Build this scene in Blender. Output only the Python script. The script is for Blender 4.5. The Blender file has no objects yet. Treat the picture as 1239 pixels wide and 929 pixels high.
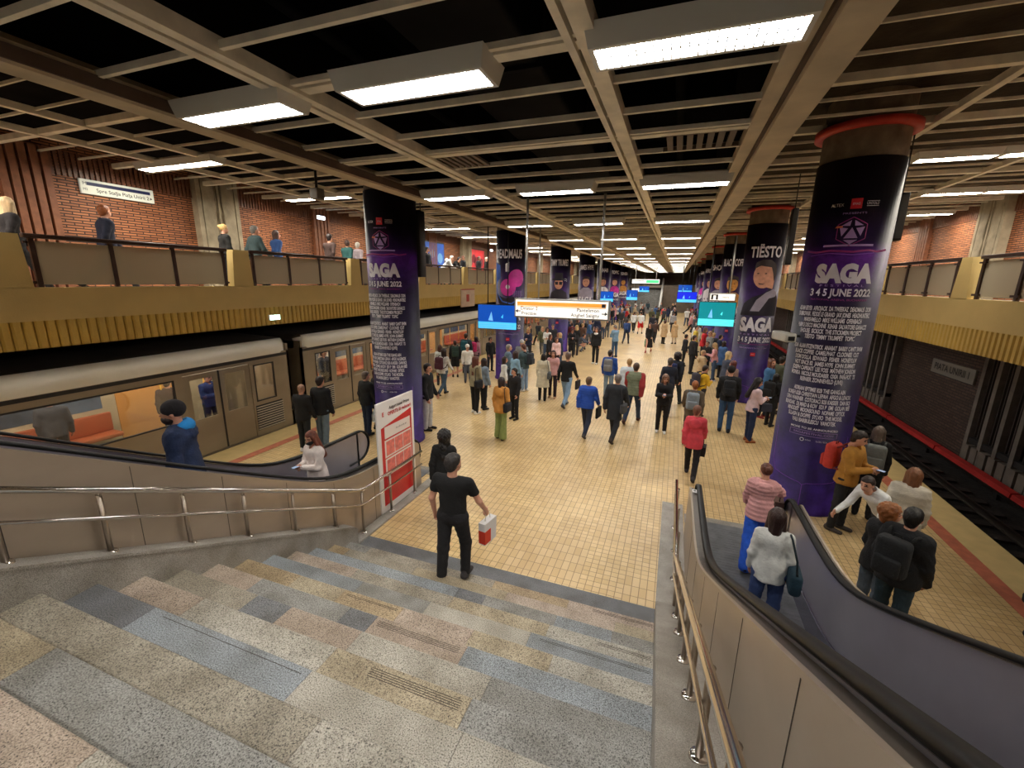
import bpy, bmesh, math, random
import numpy as np
from mathutils import Vector, Matrix
random.seed(7)
sc = bpy.context.scene
COL = sc.collection
PI = math.pi

# ------------------------------------------------------------------ camera
cam_d = bpy.data.cameras.new('camera'); cam = bpy.data.objects.new('camera', cam_d); COL.objects.link(cam)
sc.camera = cam
YAW, PIT, ROL = -.3533258, .234466, -.0146799
_f = Vector((math.sin(YAW)*math.cos(PIT), math.cos(YAW)*math.cos(PIT), -math.sin(PIT)))
_r = Vector((math.cos(YAW), -math.sin(YAW), 0)); _d = _f.cross(_r)
_r2 = _r*math.cos(ROL)+_d*math.sin(ROL); _d2 = -_r*math.sin(ROL)+_d*math.cos(ROL)
mw = Matrix(((_r2.x, -_d2.x, -_f.x, 0), (_r2.y, -_d2.y, -_f.y, 0), (_r2.z, -_d2.z, -_f.z, 4.05), (0, 0, 0, 1)))
cam.matrix_world = mw
cam_d.sensor_width = 36.0; cam_d.lens = 523.65/1239*36; cam_d.clip_start = .05; cam_d.clip_end = 300

# ------------------------------------------------------------------ world, exposure
w = bpy.data.worlds.new('world'); sc.world = w; w.use_nodes = True
w.node_tree.nodes['Background'].inputs[0].default_value = (.5, .5, .55, 1)
w.node_tree.nodes['Background'].inputs[1].default_value = .0
sc.view_settings.view_transform = 'Standard'; sc.view_settings.look = 'None'
sc.view_settings.exposure = 1.1; sc.view_settings.gamma = 1; sc.view_settings.use_curve_mapping = False
LAMP = 28.0       # luminance of the fluorescent diffusers
LAMP_SIDE = 42.   # of the lamps over the galleries

# ------------------------------------------------------------------ helpers
def lin(c):
    if isinstance(c, str):
        c = tuple(int(c[i:i+2], 16) for i in (0, 2, 4))
    return tuple(((v/255)/12.92 if v/255 <= .04045 else (((v/255)+.055)/1.055)**2.4) for v in c)

MATS = {}
def M(name, col=(128, 128, 128), rough=.6, metal=0., var=0., vs=6., bump=0., bs=60., em=0., emc=None, spec=.5, coat=0., stretch=None):
    if name in MATS: return MATS[name]
    m = bpy.data.materials.new(name); MATS[name] = m; m.use_nodes = True
    nt = m.node_tree; b = nt.nodes['Principled BSDF']; c = lin(col)
    b.inputs['Base Color'].default_value = (*c, 1); b.inputs['Roughness'].default_value = rough
    b.inputs['Metallic'].default_value = metal; b.inputs['Specular IOR Level'].default_value = spec
    if coat: b.inputs['Coat Weight'].default_value = coat; b.inputs['Coat Roughness'].default_value = .08
    if var or bump:
        tc = nt.nodes.new('ShaderNodeTexCoord'); vec = tc.outputs['Object']
        if stretch:
            mp = nt.nodes.new('ShaderNodeMapping'); mp.inputs['Scale'].default_value = stretch
            nt.links.new(vec, mp.inputs[0]); vec = mp.outputs[0]
    if var:
        n = nt.nodes.new('ShaderNodeTexNoise'); n.inputs['Scale'].default_value = vs; n.inputs['Detail'].default_value = 5
        nt.links.new(vec, n.inputs['Vector'])
        r = nt.nodes.new('ShaderNodeValToRGB'); r.color_ramp.elements[0].position = .3; r.color_ramp.elements[1].position = .7
        r.color_ramp.elements[0].color = (*[max(0, v*(1-var)) for v in c], 1); r.color_ramp.elements[1].color = (*[min(1, v*(1+var)) for v in c], 1)
        nt.links.new(n.outputs['Fac'], r.inputs[0]); nt.links.new(r.outputs[0], b.inputs['Base Color'])
    if bump:
        n2 = nt.nodes.new('ShaderNodeTexNoise'); n2.inputs['Scale'].default_value = bs; n2.inputs['Detail'].default_value = 3
        nt.links.new(vec, n2.inputs['Vector'])
        bp = nt.nodes.new('ShaderNodeBump'); bp.inputs['Strength'].default_value = bump; bp.inputs['Distance'].default_value = .02
        nt.links.new(n2.outputs['Fac'], bp.inputs['Height']); nt.links.new(bp.outputs[0], b.inputs['Normal'])
    if em:
        b.inputs['Emission Color'].default_value = (*(lin(emc) if emc else c), 1); b.inputs['Emission Strength'].default_value = em
    return m

def nodes_mat(name):
    m = bpy.data.materials.new(name); MATS[name] = m; m.use_nodes = True
    nt = m.node_tree
    return m, nt, nt.nodes['Principled BSDF']

def N(nt, t, **k):
    n = nt.nodes.new('ShaderNode'+t)
    for a, v in k.items():
        if a.startswith('i_'):
            key = a[2:]; key = int(key) if key.isdigit() else key.replace('_', ' ')
            n.inputs[key].default_value = v
        else: setattr(n, a, v)
    return n

def granite(name, a, b_, dark=(44, 42, 40), sc_=120., rough=.55):
    """speckled granite: two grain tones with dark mica flecks"""
    m, nt, b = nodes_mat(name); L = nt.links.new
    tc = N(nt, 'TexCoord')
    n1 = N(nt, 'TexNoise', i_Scale=sc_, i_Detail=2.0, i_Roughness=.7); L(tc.outputs['Object'], n1.inputs['Vector'])
    r1 = N(nt, 'ValToRGB'); e = r1.color_ramp.elements
    e[0].position = .33; e[0].color = (*lin(dark), 1); e[1].position = .66; e[1].color = (*lin(b_), 1)
    x = e.new(.46); x.color = (*lin(a), 1)
    L(n1.outputs['Fac'], r1.inputs[0])
    n2 = N(nt, 'TexNoise', i_Scale=3.0, i_Detail=4.0); L(tc.outputs['Object'], n2.inputs['Vector'])
    r2 = N(nt, 'ValToRGB'); r2.color_ramp.elements[0].position = .3; r2.color_ramp.elements[0].color = (.62, .60, .56, 1); r2.color_ramp.elements[1].position = .65; r2.color_ramp.elements[1].color = (1, 1, 1, 1)
    L(n2.outputs['Fac'], r2.inputs[0])
    mx = N(nt, 'Mix', data_type='RGBA', blend_type='MULTIPLY'); mx.inputs[0].default_value = 1
    L(r1.outputs[0], mx.inputs[6]); L(r2.outputs[0], mx.inputs[7]); L(mx.outputs[2], b.inputs['Base Color'])
    b.inputs['Roughness'].default_value = rough
    return m

def tag(o, label=None, cat=None, group=None, kind=None):
    if label: o['label'] = label
    if cat: o['category'] = cat
    if group: o['group'] = group
    if kind: o['kind'] = kind
    return o

def empty(name, loc=(0, 0, 0), rz=0., label=None, cat=None, group=None):
    o = bpy.data.objects.new(name, None); COL.objects.link(o); o.empty_display_size = .1
    o.location = loc; o.rotation_euler = (0, 0, rz)
    return tag(o, label, cat, group)

class MB:
    """collects boxes, prisms, tubes ... and links them as ONE mesh object"""
    def __init__(s): s.v = []; s.f = []; s.m = []; s.sm = []
    def add(s, vs, fs, mi=0, smooth=False):
        o = len(s.v); s.v += [tuple(v) for v in vs]
        for f in fs: s.f.append([i+o for i in f]); s.m.append(mi); s.sm.append(smooth)
        return s
    def box(s, x0, x1, y0, y1, z0, z1, mi=0):
        v = [(x0, y0, z0), (x1, y0, z0), (x1, y1, z0), (x0, y1, z0), (x0, y0, z1), (x1, y0, z1), (x1, y1, z1), (x0, y1, z1)]
        return s.add(v, [(0, 3, 2, 1), (4, 5, 6, 7), (0, 1, 5, 4), (1, 2, 6, 5), (2, 3, 7, 6), (3, 0, 4, 7)], mi)
    def quad(s, a, b, c, d, mi=0): return s.add([a, b, c, d], [(0, 1, 2, 3)], mi)
    def prism(s, pts, axis, a, b, mi=0, smooth=False):
        """pts: 2D outline in the two other axes, extruded along axis from a to b"""
        n = len(pts)
        def P(p, t): return (t, p[0], p[1]) if axis == 0 else ((p[0], t, p[1]) if axis == 1 else (p[0], p[1], t))
        v = [P(p, a) for p in pts]+[P(p, b) for p in pts]
        s.add(v, [tuple(range(n)), tuple(reversed(range(n, 2*n)))], mi)
        o = len(s.v)-2*n
        for i in range(n):
            j = (i+1) % n; s.f.append([o+i, o+n+i, o+n+j, o+j]); s.m.append(mi); s.sm.append(smooth)
        return s
    def tube(s, pts, r, seg=10, mi=0, caps=True, closed=False):
        pts = [Vector(p) for p in pts]; n = len(pts); rs = r if isinstance(r, (list, tuple)) else [r]*n
        o = len(s.v); up0 = None
        for i, p in enumerate(pts):
            a = pts[(i-1) % n] if (i > 0 or closed) else p; b = pts[(i+1) % n] if (i < n-1 or closed) else p
            t = (b-a).normalized()
            if up0 is None: up0 = Vector((0, 0, 1)) if abs(t.z) < .9 else Vector((1, 0, 0))
            u = (up0-t*up0.dot(t)).normalized(); up0 = u; w_ = t.cross(u)
            for k in range(seg):
                an = 2*PI*k/seg; q = p+(u*math.cos(an)+w_*math.sin(an))*rs[i]; s.v.append(tuple(q))
        for i in range(n if closed else n-1):
            j = (i+1) % n
            for k in range(seg):
                l = (k+1) % seg; s.f.append([o+i*seg+k, o+i*seg+l, o+j*seg+l, o+j*seg+k]); s.m.append(mi); s.sm.append(True)
        if caps and not closed:
            s.f.append([o+k for k in reversed(range(seg))]); s.m.append(mi); s.sm.append(False)
            s.f.append([o+(n-1)*seg+k for k in range(seg)]); s.m.append(mi); s.sm.append(False)
        return s
    def lathe(s, prof, cx, cy, seg=24, mi=0, a0=0., a1=2*PI):
        o = len(s.v); full = abs(a1-a0-2*PI) < 1e-6; ns = seg if full else seg+1
        for (r, z) in prof:
            for k in range(ns):
                an = a0+(a1-a0)*k/seg; s.v.append((cx+r*math.cos(an), cy+r*math.sin(an), z))
        for i in range(len(prof)-1):
            for k in range(seg):
                l = (k+1) % ns; s.f.append([o+i*ns+k, o+i*ns+l, o+(i+1)*ns+l, o+(i+1)*ns+k]); s.m.append(mi); s.sm.append(True)
        return s
    def rbox(s, x0, x1, y0, y1, z0, z1, r=.02, mi=0, seg=3):
        """box with rounded vertical and horizontal edges"""
        bm = bmesh.new(); bmesh.ops.create_cube(bm, size=1)
        for v in bm.verts: v.co = Vector(((x0+x1)/2+v.co.x*(x1-x0), (y0+y1)/2+v.co.y*(y1-y0), (z0+z1)/2+v.co.z*(z1-z0)))
        bmesh.ops.bevel(bm, geom=bm.edges[:]+bm.verts[:], offset=min(r, .49*min(x1-x0, y1-y0, z1-z0)), segments=seg, affect='EDGES', profile=.5)
        bm.verts.index_update(); s.add([v.co[:] for v in bm.verts], [[v.index for v in f.verts] for f in bm.faces], mi, True); bm.free()
        return s
    def build(s, name, mats, parent=None, **k):
        me = bpy.data.meshes.new(name); me.from_pydata(s.v, [], s.f)
        if not isinstance(mats, (list, tuple)): mats = [mats]
        for m in mats: me.materials.append(m)
        me.polygons.foreach_set('material_index', s.m); me.polygons.foreach_set('use_smooth', s.sm); me.update()
        o = bpy.data.objects.new(name, me); COL.objects.link(o)
        if parent: o.parent = parent
        if k: tag(o, **k)
        return o

def struct(name, mb, mats): return mb.build(name, mats, kind='structure')

def copy_tree(o, parent=None):
    c = o.copy(); COL.objects.link(c)
    if parent: c.parent = parent
    for ch in o.children: copy_tree(ch, c)
    return c

# text as a mesh: returns verts (x,y) and faces, centred
def text_geo(txt, size, bold=0., sx=1., spacing=1., depth=0., align='CENTER', maxe=0.):
    cu = bpy.data.curves.new('t', 'FONT'); cu.body = txt; cu.size = size; cu.offset = bold; cu.space_character = spacing
    cu.align_x = align; cu.align_y = 'CENTER'; cu.extrude = depth; cu.resolution_u = 3
    o = bpy.data.objects.new('t', cu); COL.objects.link(o)
    bpy.context.view_layer.update()
    me = bpy.data.meshes.new_from_object(o.evaluated_get(bpy.context.evaluated_depsgraph_get()))
    bm = bmesh.new(); bm.from_mesh(me)
    if maxe:
        bmesh.ops.triangulate(bm, faces=bm.faces[:])
        for _ in range(3):
            es = [e for e in bm.edges if e.calc_length() > maxe and abs(e.verts[0].co.x-e.verts[1].co.x) > maxe*.6]
            if not es: break
            bmesh.ops.subdivide_edges(bm, edges=es, cuts=1)
            bmesh.ops.triangulate(bm, faces=bm.faces[:])
    bm.verts.index_update()
    v = [(p.co.x*sx, p.co.y, p.co.z) for p in bm.verts]; f = [[q.index for q in p.verts] for p in bm.faces]; bm.free()
    bpy.data.objects.remove(o); bpy.data.curves.remove(cu); bpy.data.meshes.remove(me)
    return v, f
def put_text(mb, txt, size, org, ux, uy, mi=0, **k):
    """text laid on the plane through org with axes ux (reading direction) and uy (up)"""
    v, f = text_geo(txt, size, **k); org = Vector(org); ux = Vector(ux); uy = Vector(uy); un = ux.cross(uy)
    mb.add([org+ux*p[0]+uy*p[1]+un*p[2] for p in v], f, mi); return mb

# ------------------------------------------------------------------ materials of the place
G = [granite('granite_light', (168, 162, 150), (205, 200, 188)), granite('granite_beige', (165, 150, 125), (200, 188, 160)),
     granite('granite_pink', (170, 152, 136), (204, 188, 172)), granite('granite_blue', (130, 136, 142), (178, 186, 192)),
     granite('granite_grey', (135, 134, 130), (172, 171, 166)), granite('granite_ochre', (166, 144, 112), (202, 182, 148)),
     granite('granite_dark', (108, 110, 114), (146, 148, 152)), granite('granite_tan', (150, 142, 128), (188, 180, 162))]
G_CURB = granite('granite_curb', (150, 145, 138), (185, 180, 172), (95, 90, 85), 160, .45)
G_STRIP = granite('granite_strip', (104, 106, 110), (136, 138, 142), (62, 64, 68), 150)
STEEL = M('brushed_steel', (172, 160, 145), .28, 1., var=.10, vs=3., bump=.05, bs=300, stretch=(1, .1, 1))
CLAD = M('stainless_cladding', (176, 162, 146), .36, .6, var=.16, vs=1.2, stretch=(1, .35, 1))
CHROME = M('polished_steel', (205, 200, 195), .12, 1.)
RUBBER = M('black_rubber', (12, 12, 14), .5, spec=.3)
PAINT = M('ceiling_paint', (232, 222, 202), .55, var=.18, vs=4.)
PAINT_D = M('ceiling_paint_dusty', (198, 182, 156), .6, var=.15, vs=3.)
WHITE = M('white_enamel', (215, 213, 205), .35)
BLACK = M('black_plastic', (16, 15, 18), .4)
DARKGREY = M('dark_grey_metal', (58, 56, 54), .45, .5)
VOID = M('void_slab', (14, 13, 15), .9, spec=.03, var=.4, vs=1.5)
CONC = M('ceiling_concrete', (62, 54, 45), .9, spec=.1, var=.35, vs=2.5, bump=.4, bs=18)
CONC_L = M('concrete_pilaster', (158, 146, 124), .85, var=.22, vs=4, bump=.3, bs=30)
OCHRE = M('ochre_render', (200, 174, 112), .75, var=.07, vs=1.5, bump=.08, bs=40)
SLAT = M('yellow_slats', (196, 162, 74), .45, var=.10, vs=3)
BROWN = M('brown_steel', (66, 48, 42), .4, .4, var=.2, vs=6)

def diffuser_mat(name, st, col=(225, 240, 255)):
    m, nt, b = nodes_mat(name); b.inputs['Base Color'].default_value = (.8, .8, .8, 1)
    b.inputs['Emission Color'].default_value = (*lin(col), 1); b.inputs['Emission Strength'].default_value = st
    return m
LAMPM = diffuser_mat('lit_louvre', LAMP, (255, 250, 242))
LAMPS = diffuser_mat('lit_louvre_side', LAMP_SIDE, (255, 246, 228))

def tile_mat():
    m, nt, b = nodes_mat('floor_tiles'); L = nt.links.new
    tc = N(nt, 'TexCoord')
    def brick(rot, w_, h_):
        mp = N(nt, 'Mapping'); mp.inputs['Rotation'].default_value = (0, 0, rot); L(tc.outputs['Object'], mp.inputs[0])
        br = N(nt, 'TexBrick', offset=0., squash=1.); br.inputs['Scale'].default_value = 1
        br.inputs['Brick Width'].default_value = w_; br.inputs['Row Height'].default_value = h_
        br.inputs['Mortar Size'].default_value = .0045; br.inputs['Mortar Smooth'].default_value = .2
        br.inputs['Color1'].default_value = (*lin((226, 198, 146)), 1); br.inputs['Color2'].default_value = (*lin((212, 180, 126)), 1)
        br.inputs['Mortar'].default_value = (*lin((140, 112, 74)), 1); br.inputs['Bias'].default_value = -.1
        L(mp.outputs[0], br.inputs['Vector']); return br
    a = brick(0, .1, .2); c = brick(0, .1, .1)
    # patches of 0.6 m laid in one or the other bond
    vo = N(nt, 'TexVoronoi', distance='CHEBYCHEV'); vo.inputs['Scale'].default_value = 1.667; vo.inputs['Randomness'].default_value = 0.
    L(tc.outputs['Object'], vo.inputs['Vector'])
    sep = N(nt, 'SeparateColor'); L(vo.outputs['Color'], sep.inputs[0])
    gt = N(nt, 'Math', operation='GREATER_THAN'); gt.inputs[1].default_value = .5; L(sep.outputs[0], gt.inputs[0])
    mx = N(nt, 'Mix', data_type='RGBA'); L(gt.outputs[0], mx.inputs[0]); L(a.outputs[0], mx.inputs[6]); L(c.outputs[0], mx.inputs[7])
    r = N(nt, 'ValToRGB'); r.color_ramp.elements[0].color = (.90, .88, .88, 1); r.color_ramp.elements[1].color = (1, 1, .98, 1); L(sep.outputs[1], r.inputs[0])
    m2 = N(nt, 'Mix', data_type='RGBA', blend_type='MULTIPLY'); m2.inputs[0].default_value = 1; L(mx.outputs[2], m2.inputs[6]); L(r.outputs[0], m2.inputs[7])
    n = N(nt, 'TexNoise', i_Scale=.55, i_Detail=6.0); L(tc.outputs['Object'], n.inputs['Vector'])
    r2 = N(nt, 'ValToRGB'); r2.color_ramp.elements[0].position = .36; r2.color_ramp.elements[0].color = (.84, .82, .80, 1); r2.color_ramp.elements[1].position = .6; r2.color_ramp.elements[1].color = (1, 1, 1, 1); L(n.outputs['Fac'], r2.inputs[0])
    m3 = N(nt, 'Mix', data_type='RGBA', blend_type='MULTIPLY'); m3.inputs[0].default_value = 1; L(m2.outputs[2], m3.inputs[6]); L(r2.outputs[0], m3.inputs[7])
    L(m3.outputs[2], b.inputs['Base Color']); b.inputs['Roughness'].default_value = .33
    bp = N(nt, 'Bump'); bp.inputs['Strength'].default_value = .25; bp.inputs['Distance'].default_value = .01; bp.invert = True
    L(a.outputs['Fac'], bp.inputs['Height']); L(bp.outputs[0], b.inputs['Normal'])
    return m
TILE = tile_mat()

def brick_mat(name, c1, c2, mort, row=.075, vertical=False):
    m, nt, b = nodes_mat(name); L = nt.links.new
    tc = N(nt, 'TexCoord'); sp = N(nt, 'SeparateXYZ'); cb = N(nt, 'CombineXYZ'); L(tc.outputs['Object'], sp.inputs[0])
    L(sp.outputs[2 if vertical else 1], cb.inputs[0]); L(sp.outputs[1 if vertical else 2], cb.inputs[1])
    br = N(nt, 'TexBrick', offset=.5); br.inputs['Scale'].default_value = 1
    br.inputs['Brick Width'].default_value = .30; br.inputs['Row Height'].default_value = row
    br.inputs['Mortar Size'].default_value = .013; br.inputs['Mortar Smooth'].default_value = .3; br.inputs['Bias'].default_value = .0
    br.inputs['Color1'].default_value = (*lin(c1), 1); br.inputs['Color2'].default_value = (*lin(c2), 1); br.inputs['Mortar'].default_value = (*lin(mort), 1)
    L(cb.outputs[0], br.inputs['Vector']); L(br.outputs[0], b.inputs['Base Color']); b.inputs['Roughness'].default_value = .6
    bp = N(nt, 'Bump'); bp.inputs['Strength'].default_value = .8; bp.inputs['Distance'].default_value = .03; bp.invert = True
    L(br.outputs['Fac'], bp.inputs['Height']); L(bp.outputs[0], b.inputs['Normal'])
    return m
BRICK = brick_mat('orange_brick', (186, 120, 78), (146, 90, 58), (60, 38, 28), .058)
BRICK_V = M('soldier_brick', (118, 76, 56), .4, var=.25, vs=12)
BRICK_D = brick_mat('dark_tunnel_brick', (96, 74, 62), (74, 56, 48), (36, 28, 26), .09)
# ================================================================== THE SETTING
Y0, Y1 = -12., 68.
XL, XR = -9.8, 5.28          # platform edges
WL, WR = -12.7, 8.6          # hall walls
def ordn(n):
    W = ['zeroth', 'first', 'second', 'third', 'fourth', 'fifth', 'sixth', 'seventh', 'eighth', 'ninth', 'tenth', 'eleventh', 'twelfth', 'thirteenth', 'fourteenth', 'fifteenth', 'sixteenth', 'seventeenth', 'eighteenth', 'nineteenth', 'twentieth']
    return W[n] if n < len(W) else '%dth' % n

STRIPE = M('red_floor_stripe', (186, 104, 78), .45, var=.22, vs=7)
EDGE = M('platform_edge_strip', (206, 180, 124), .5, var=.08, vs=5)
mb = MB(); mb.box(XL+.15, XR-.15, -6, 72, -.3, 0)
struct('floor', mb, TILE)
mb = MB()
for a, b in ((XL, XL+.75), (XR-.58, XR)): mb.box(a, b, 2.5, 72, -.28, .004)
struct('trim_1', mb, EDGE)
mb = MB()
for x in (-8.95, 4.6): mb.box(x-.11, x+.11, 2.5, 72, -.1, .008)
struct('trim_2', mb, STRIPE)
# track beds, with concrete platform sides
mb = MB(); mb.box(XL-4., XL, -6, 72, -1.6, -1.15); mb.box(XR, WR+.3, -6, 72, -1.6, -1.15)
BALLAST = M('track_ballast', (40, 36, 34), .95, var=.6, vs=9, bump=1., bs=22)
struct('floor_trackbed', mb, BALLAST)
mb = MB(); mb.box(XL+.02, XL+.2, -6, 72, -1.2, -.05); mb.box(XR-.2, XR-.02, -6, 72, -1.2, -.05)
struct('wall_platform_side', mb, M('platform_side_concrete', (84, 76, 68), .9, var=.3, vs=3))
RAILM = M('rail_steel', (92, 84, 78), .35, .9)
SLEEP = M('sleeper_timber', (58, 50, 46), .85, var=.3, vs=8)
def railtrack(cx, side, lab):
    t = empty('railway_track', (0, 0, 0), 0, lab, 'railway track')
    for s in (-.72, .72):
        m = MB(); m.box(cx+s-.035, cx+s+.035, -6, 72, -1.0, -.95); m.box(cx+s-.012, cx+s+.012, -6, 72, -1.08, -1.0); m.box(cx+s-.07, cx+s+.07, -6, 72, -1.1, -1.08)
        m.build('rail', RAILM, t)
    if side > 0:
        m = MB(); y = 4.
        while y < 60: m.box(cx-1.2, cx+1.2, y, y+.24, -1.17, -1.09); y += .65
        m.build('sleeper', SLEEP, t, kind='stuff')
    return t
railtrack(6.43, 1, 'dark railway track with timber sleepers in the right-hand pit')
railtrack(-11.15, -1, 'railway track under the train at the left platform')
# red-covered conductor rail on the right
t = empty('conductor_rail', (0, 0, 0), 0, 'red covered power rail along the right tunnel wall', 'power rail')
m = MB(); REDC = M('red_rail_cover', (196, 48, 44), .45, var=.12, vs=3)
y = 3.
while y < 66:
    m.prism([(7.93, -.86), (7.95, -.74), (8.12, -.72), (8.16, -.86)], 1, y, y+3.3); y += 3.36
m.build('rail_cover', REDC, t)
m = MB(); m.box(8.0, 8.1, 3, 66, -.98, -.86)
m.build('rail_bar', RAILM, t)
m = MB(); y = 3.5
while y < 60: m.box(8.02, 8.1, y, y+.12, -1.16, -.97); y += 3.36
m.build('rail_bracket', DARKGREY, t, kind='stuff')

# ---- right tunnel wall under the gallery
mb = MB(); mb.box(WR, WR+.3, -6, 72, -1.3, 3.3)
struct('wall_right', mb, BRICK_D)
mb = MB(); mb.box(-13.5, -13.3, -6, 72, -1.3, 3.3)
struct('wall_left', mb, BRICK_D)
TC = M('tunnel_column_concrete', (120, 112, 104), .85, var=.2, vs=4)
def tunnel_grid(y0):
    t = empty('wall_grille', (0, 0, 0), 0, None, 'wall grille')
    c = MB()
    for k in range(5): c.box(WR-.22, WR, y0+k*.62, y0+k*.62+.15, -1.15, 3.2)
    c.build('post', TC, t, kind='stuff')
    c = MB(); c.box(WR-.2, WR-.02, y0, y0+2.65, -.35, -.2)
    c.build('crossbar', M('grille_crossbar', (34, 30, 30), .8), t)
    c = MB()
    for k in range(20): c.box(WR-.1, WR-.05, y0+.1+k*.13, y0+.13+k*.13, -.2, 3.2)
    c.build('slat', M('grille_slat', (70, 62, 58), .7), t, kind='stuff')
    c = MB()
    for k in range(7): c.box(WR-.24, WR-.04, y0+.03+k*.38, y0+.3+k*.38, -1.1, -.42)
    c.build('block', M('grille_block', (122, 112, 102), .8, var=.15, vs=3), t, kind='stuff')
    return t
for k, y0 in enumerate((13.4, 21.4, 29.4, 37.4)):
    tag(tunnel_grid(y0), 'dark slatted grille in the right tunnel wall, %s from the stairs' % ordn(k+1))
# station name plate in the tunnel
t = empty('station_sign', (0, 0, 0), 0, 'dim station name plate on the brick wall behind the right track', 'sign')
m = MB(); m.rbox(WR-.06, WR, 16.6, 18.95, 1.2, 1.66, .01); m.build('plate', M('name_plate', (142, 138, 130), .5), t)
m = MB(); put_text(m, 'PIAȚA UNIRII 1'.replace('Ț', 'T'), .30, (WR-.065, 17.78, 1.43), (0, -1, 0), (0, 0, 1), bold=.006)
m.build('lettering', BLACK, t)

# ---- galleries
GLASS = None
def glass_mat():
    m = bpy.data.materials.new('frosted_glass'); m.use_nodes = True; nt = m.node_tree; b = nt.nodes['Principled BSDF']; out = nt.nodes['Material Output']
    b.inputs['Base Color'].default_value = (*lin((196, 186, 164)), 1); b.inputs['Roughness'].default_value = .45
    tr = N(nt, 'BsdfTransparent'); tr.inputs[0].default_value = (.75, .72, .66, 1); ms = N(nt, 'MixShader'); ms.inputs[0].default_value = .70
    nt.links.new(tr.outputs[0], ms.inputs[1]); nt.links.new(b.outputs[0], ms.inputs[2]); nt.links.new(ms.outputs[0], out.inputs[0])
    return m
GLASS = glass_mat()
mbf = MB(); mbs = MB(); mbc = MB(); mbl = MB()
for s, xe, xw in ((-1, XL, WL), (1, XR, WR)):
    a, b = sorted((xe-s*0.0, xe+s*.14))
    mbf.box(a, b, -6, 68, 3.29, 3.83)
    y = 7.8 if s < 0 else 7.35
    k = -3
    while y+4*k < 66:
        yc = y+4*k; w2 = .26
        if s < 0: mbf.prism([(yc-.27, 3.82), (yc+.25, 3.82), (yc+.2, 4.66), (yc-.2, 4.66)], 0, a-.06, b)
        else: mbf.prism([(yc-.25, 3.82), (yc+.3, 3.82), (yc+.2, 4.62), (yc-.14, 4.62)], 0, a, b+.06)
        k += 1
    # scalloped slats under the parapet
    y = -6.
    while y < 66:
        x0 = xe+s*.02
        mbs.prism([(x0, y+.006), (x0-s*.022, y+.035), (x0-s*.022, y+.105), (x0, y+.134), (x0+s*.03, y+.134), (x0+s*.03, y+.006)], 2, 2.84, 3.29); y += .14
    x2, x3 = sorted((xe+s*.14, xw)); mbc.box(x2, x3, -6, 68, 3.34, 3.72)
    x2, x3 = sorted((xe+s*.04, xe+s*.1)); mbl.box(x2, x3, -6, 66, 2.86, 3.3)
struct('wall_gallery_parapet', mbf, OCHRE)
struct('trim_3', mbs, SLAT)
mbc.box(WL, WR, -12, -2.8, 3.34, 3.72)
mbc.box(WL, WR, 66.2, 72, 3.34, 3.72)
struct('floor_gallery', mbc, M('gallery_floor', (150, 138, 122), .5, var=.1, vs=3))
struct('trim_4', mbl, M('slat_backing', (120, 96, 44), .7))

def railing(s, y0, y1, n, lab):
    xe = XL-.09 if s < 0 else XR+.09
    t = empty('glass_railing', (xe, (y0+y1)/2, 3.83), 0, lab, 'railing', 'glass railings along the galleries'); L_ = y1-y0; h = .83 if s < 0 else .79
    m = MB(); m.rbox(-.045, .045, -L_/2+.02, L_/2-.02, h-.05, h+.02, .012); m.build('top_rail', BROWN, t)
    for k in range(n):
        yy = -L_/2+.12+k*(L_-.24)/(n-1)
        m = MB(); m.box(-.03, .02, yy-.035, yy+.035, -.02, h-.04); m.box(-.05, -.01, yy-.1, yy+.1, .06, .1); m.box(-.05, -.01, yy-.09, yy+.09, h-.13, h-.1)
        m.build('post', BROWN, t)
    for k in range(n-1):
        a = -L_/2+.12+k*(L_-.24)/(n-1)+.03; b = a+(L_-.24)/(n-1)-.06
        m = MB(); m.box(.0, .012, a, b, .045, h-.09); m.build('glass_pane', GLASS, t)
    return t
for k in range(15):
    yc = 7.8-4+4*k
    railing(-1, yc+.24 if k else .0, yc+4-.26 if k else 3.52, 4, 'frosted glass railing with brown posts on the left gallery, %s bay from the stairs' % ordn(k+1)) if k else railing(-1, .1, 3.52, 4, 'frosted glass railing with brown posts on the left gallery, bay beside the staircase')
railing(-1, 4.05, 7.52, 4, 'long frosted glass railing below the wall sign on the left gallery')
for k in range(14):
    yc = 7.35+4*k
    railing(1, yc+.32, yc+4-.26, 4, 'frosted glass railing with brown posts on the right gallery, %s bay beyond the near pier' % ordn(k+1))

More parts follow.
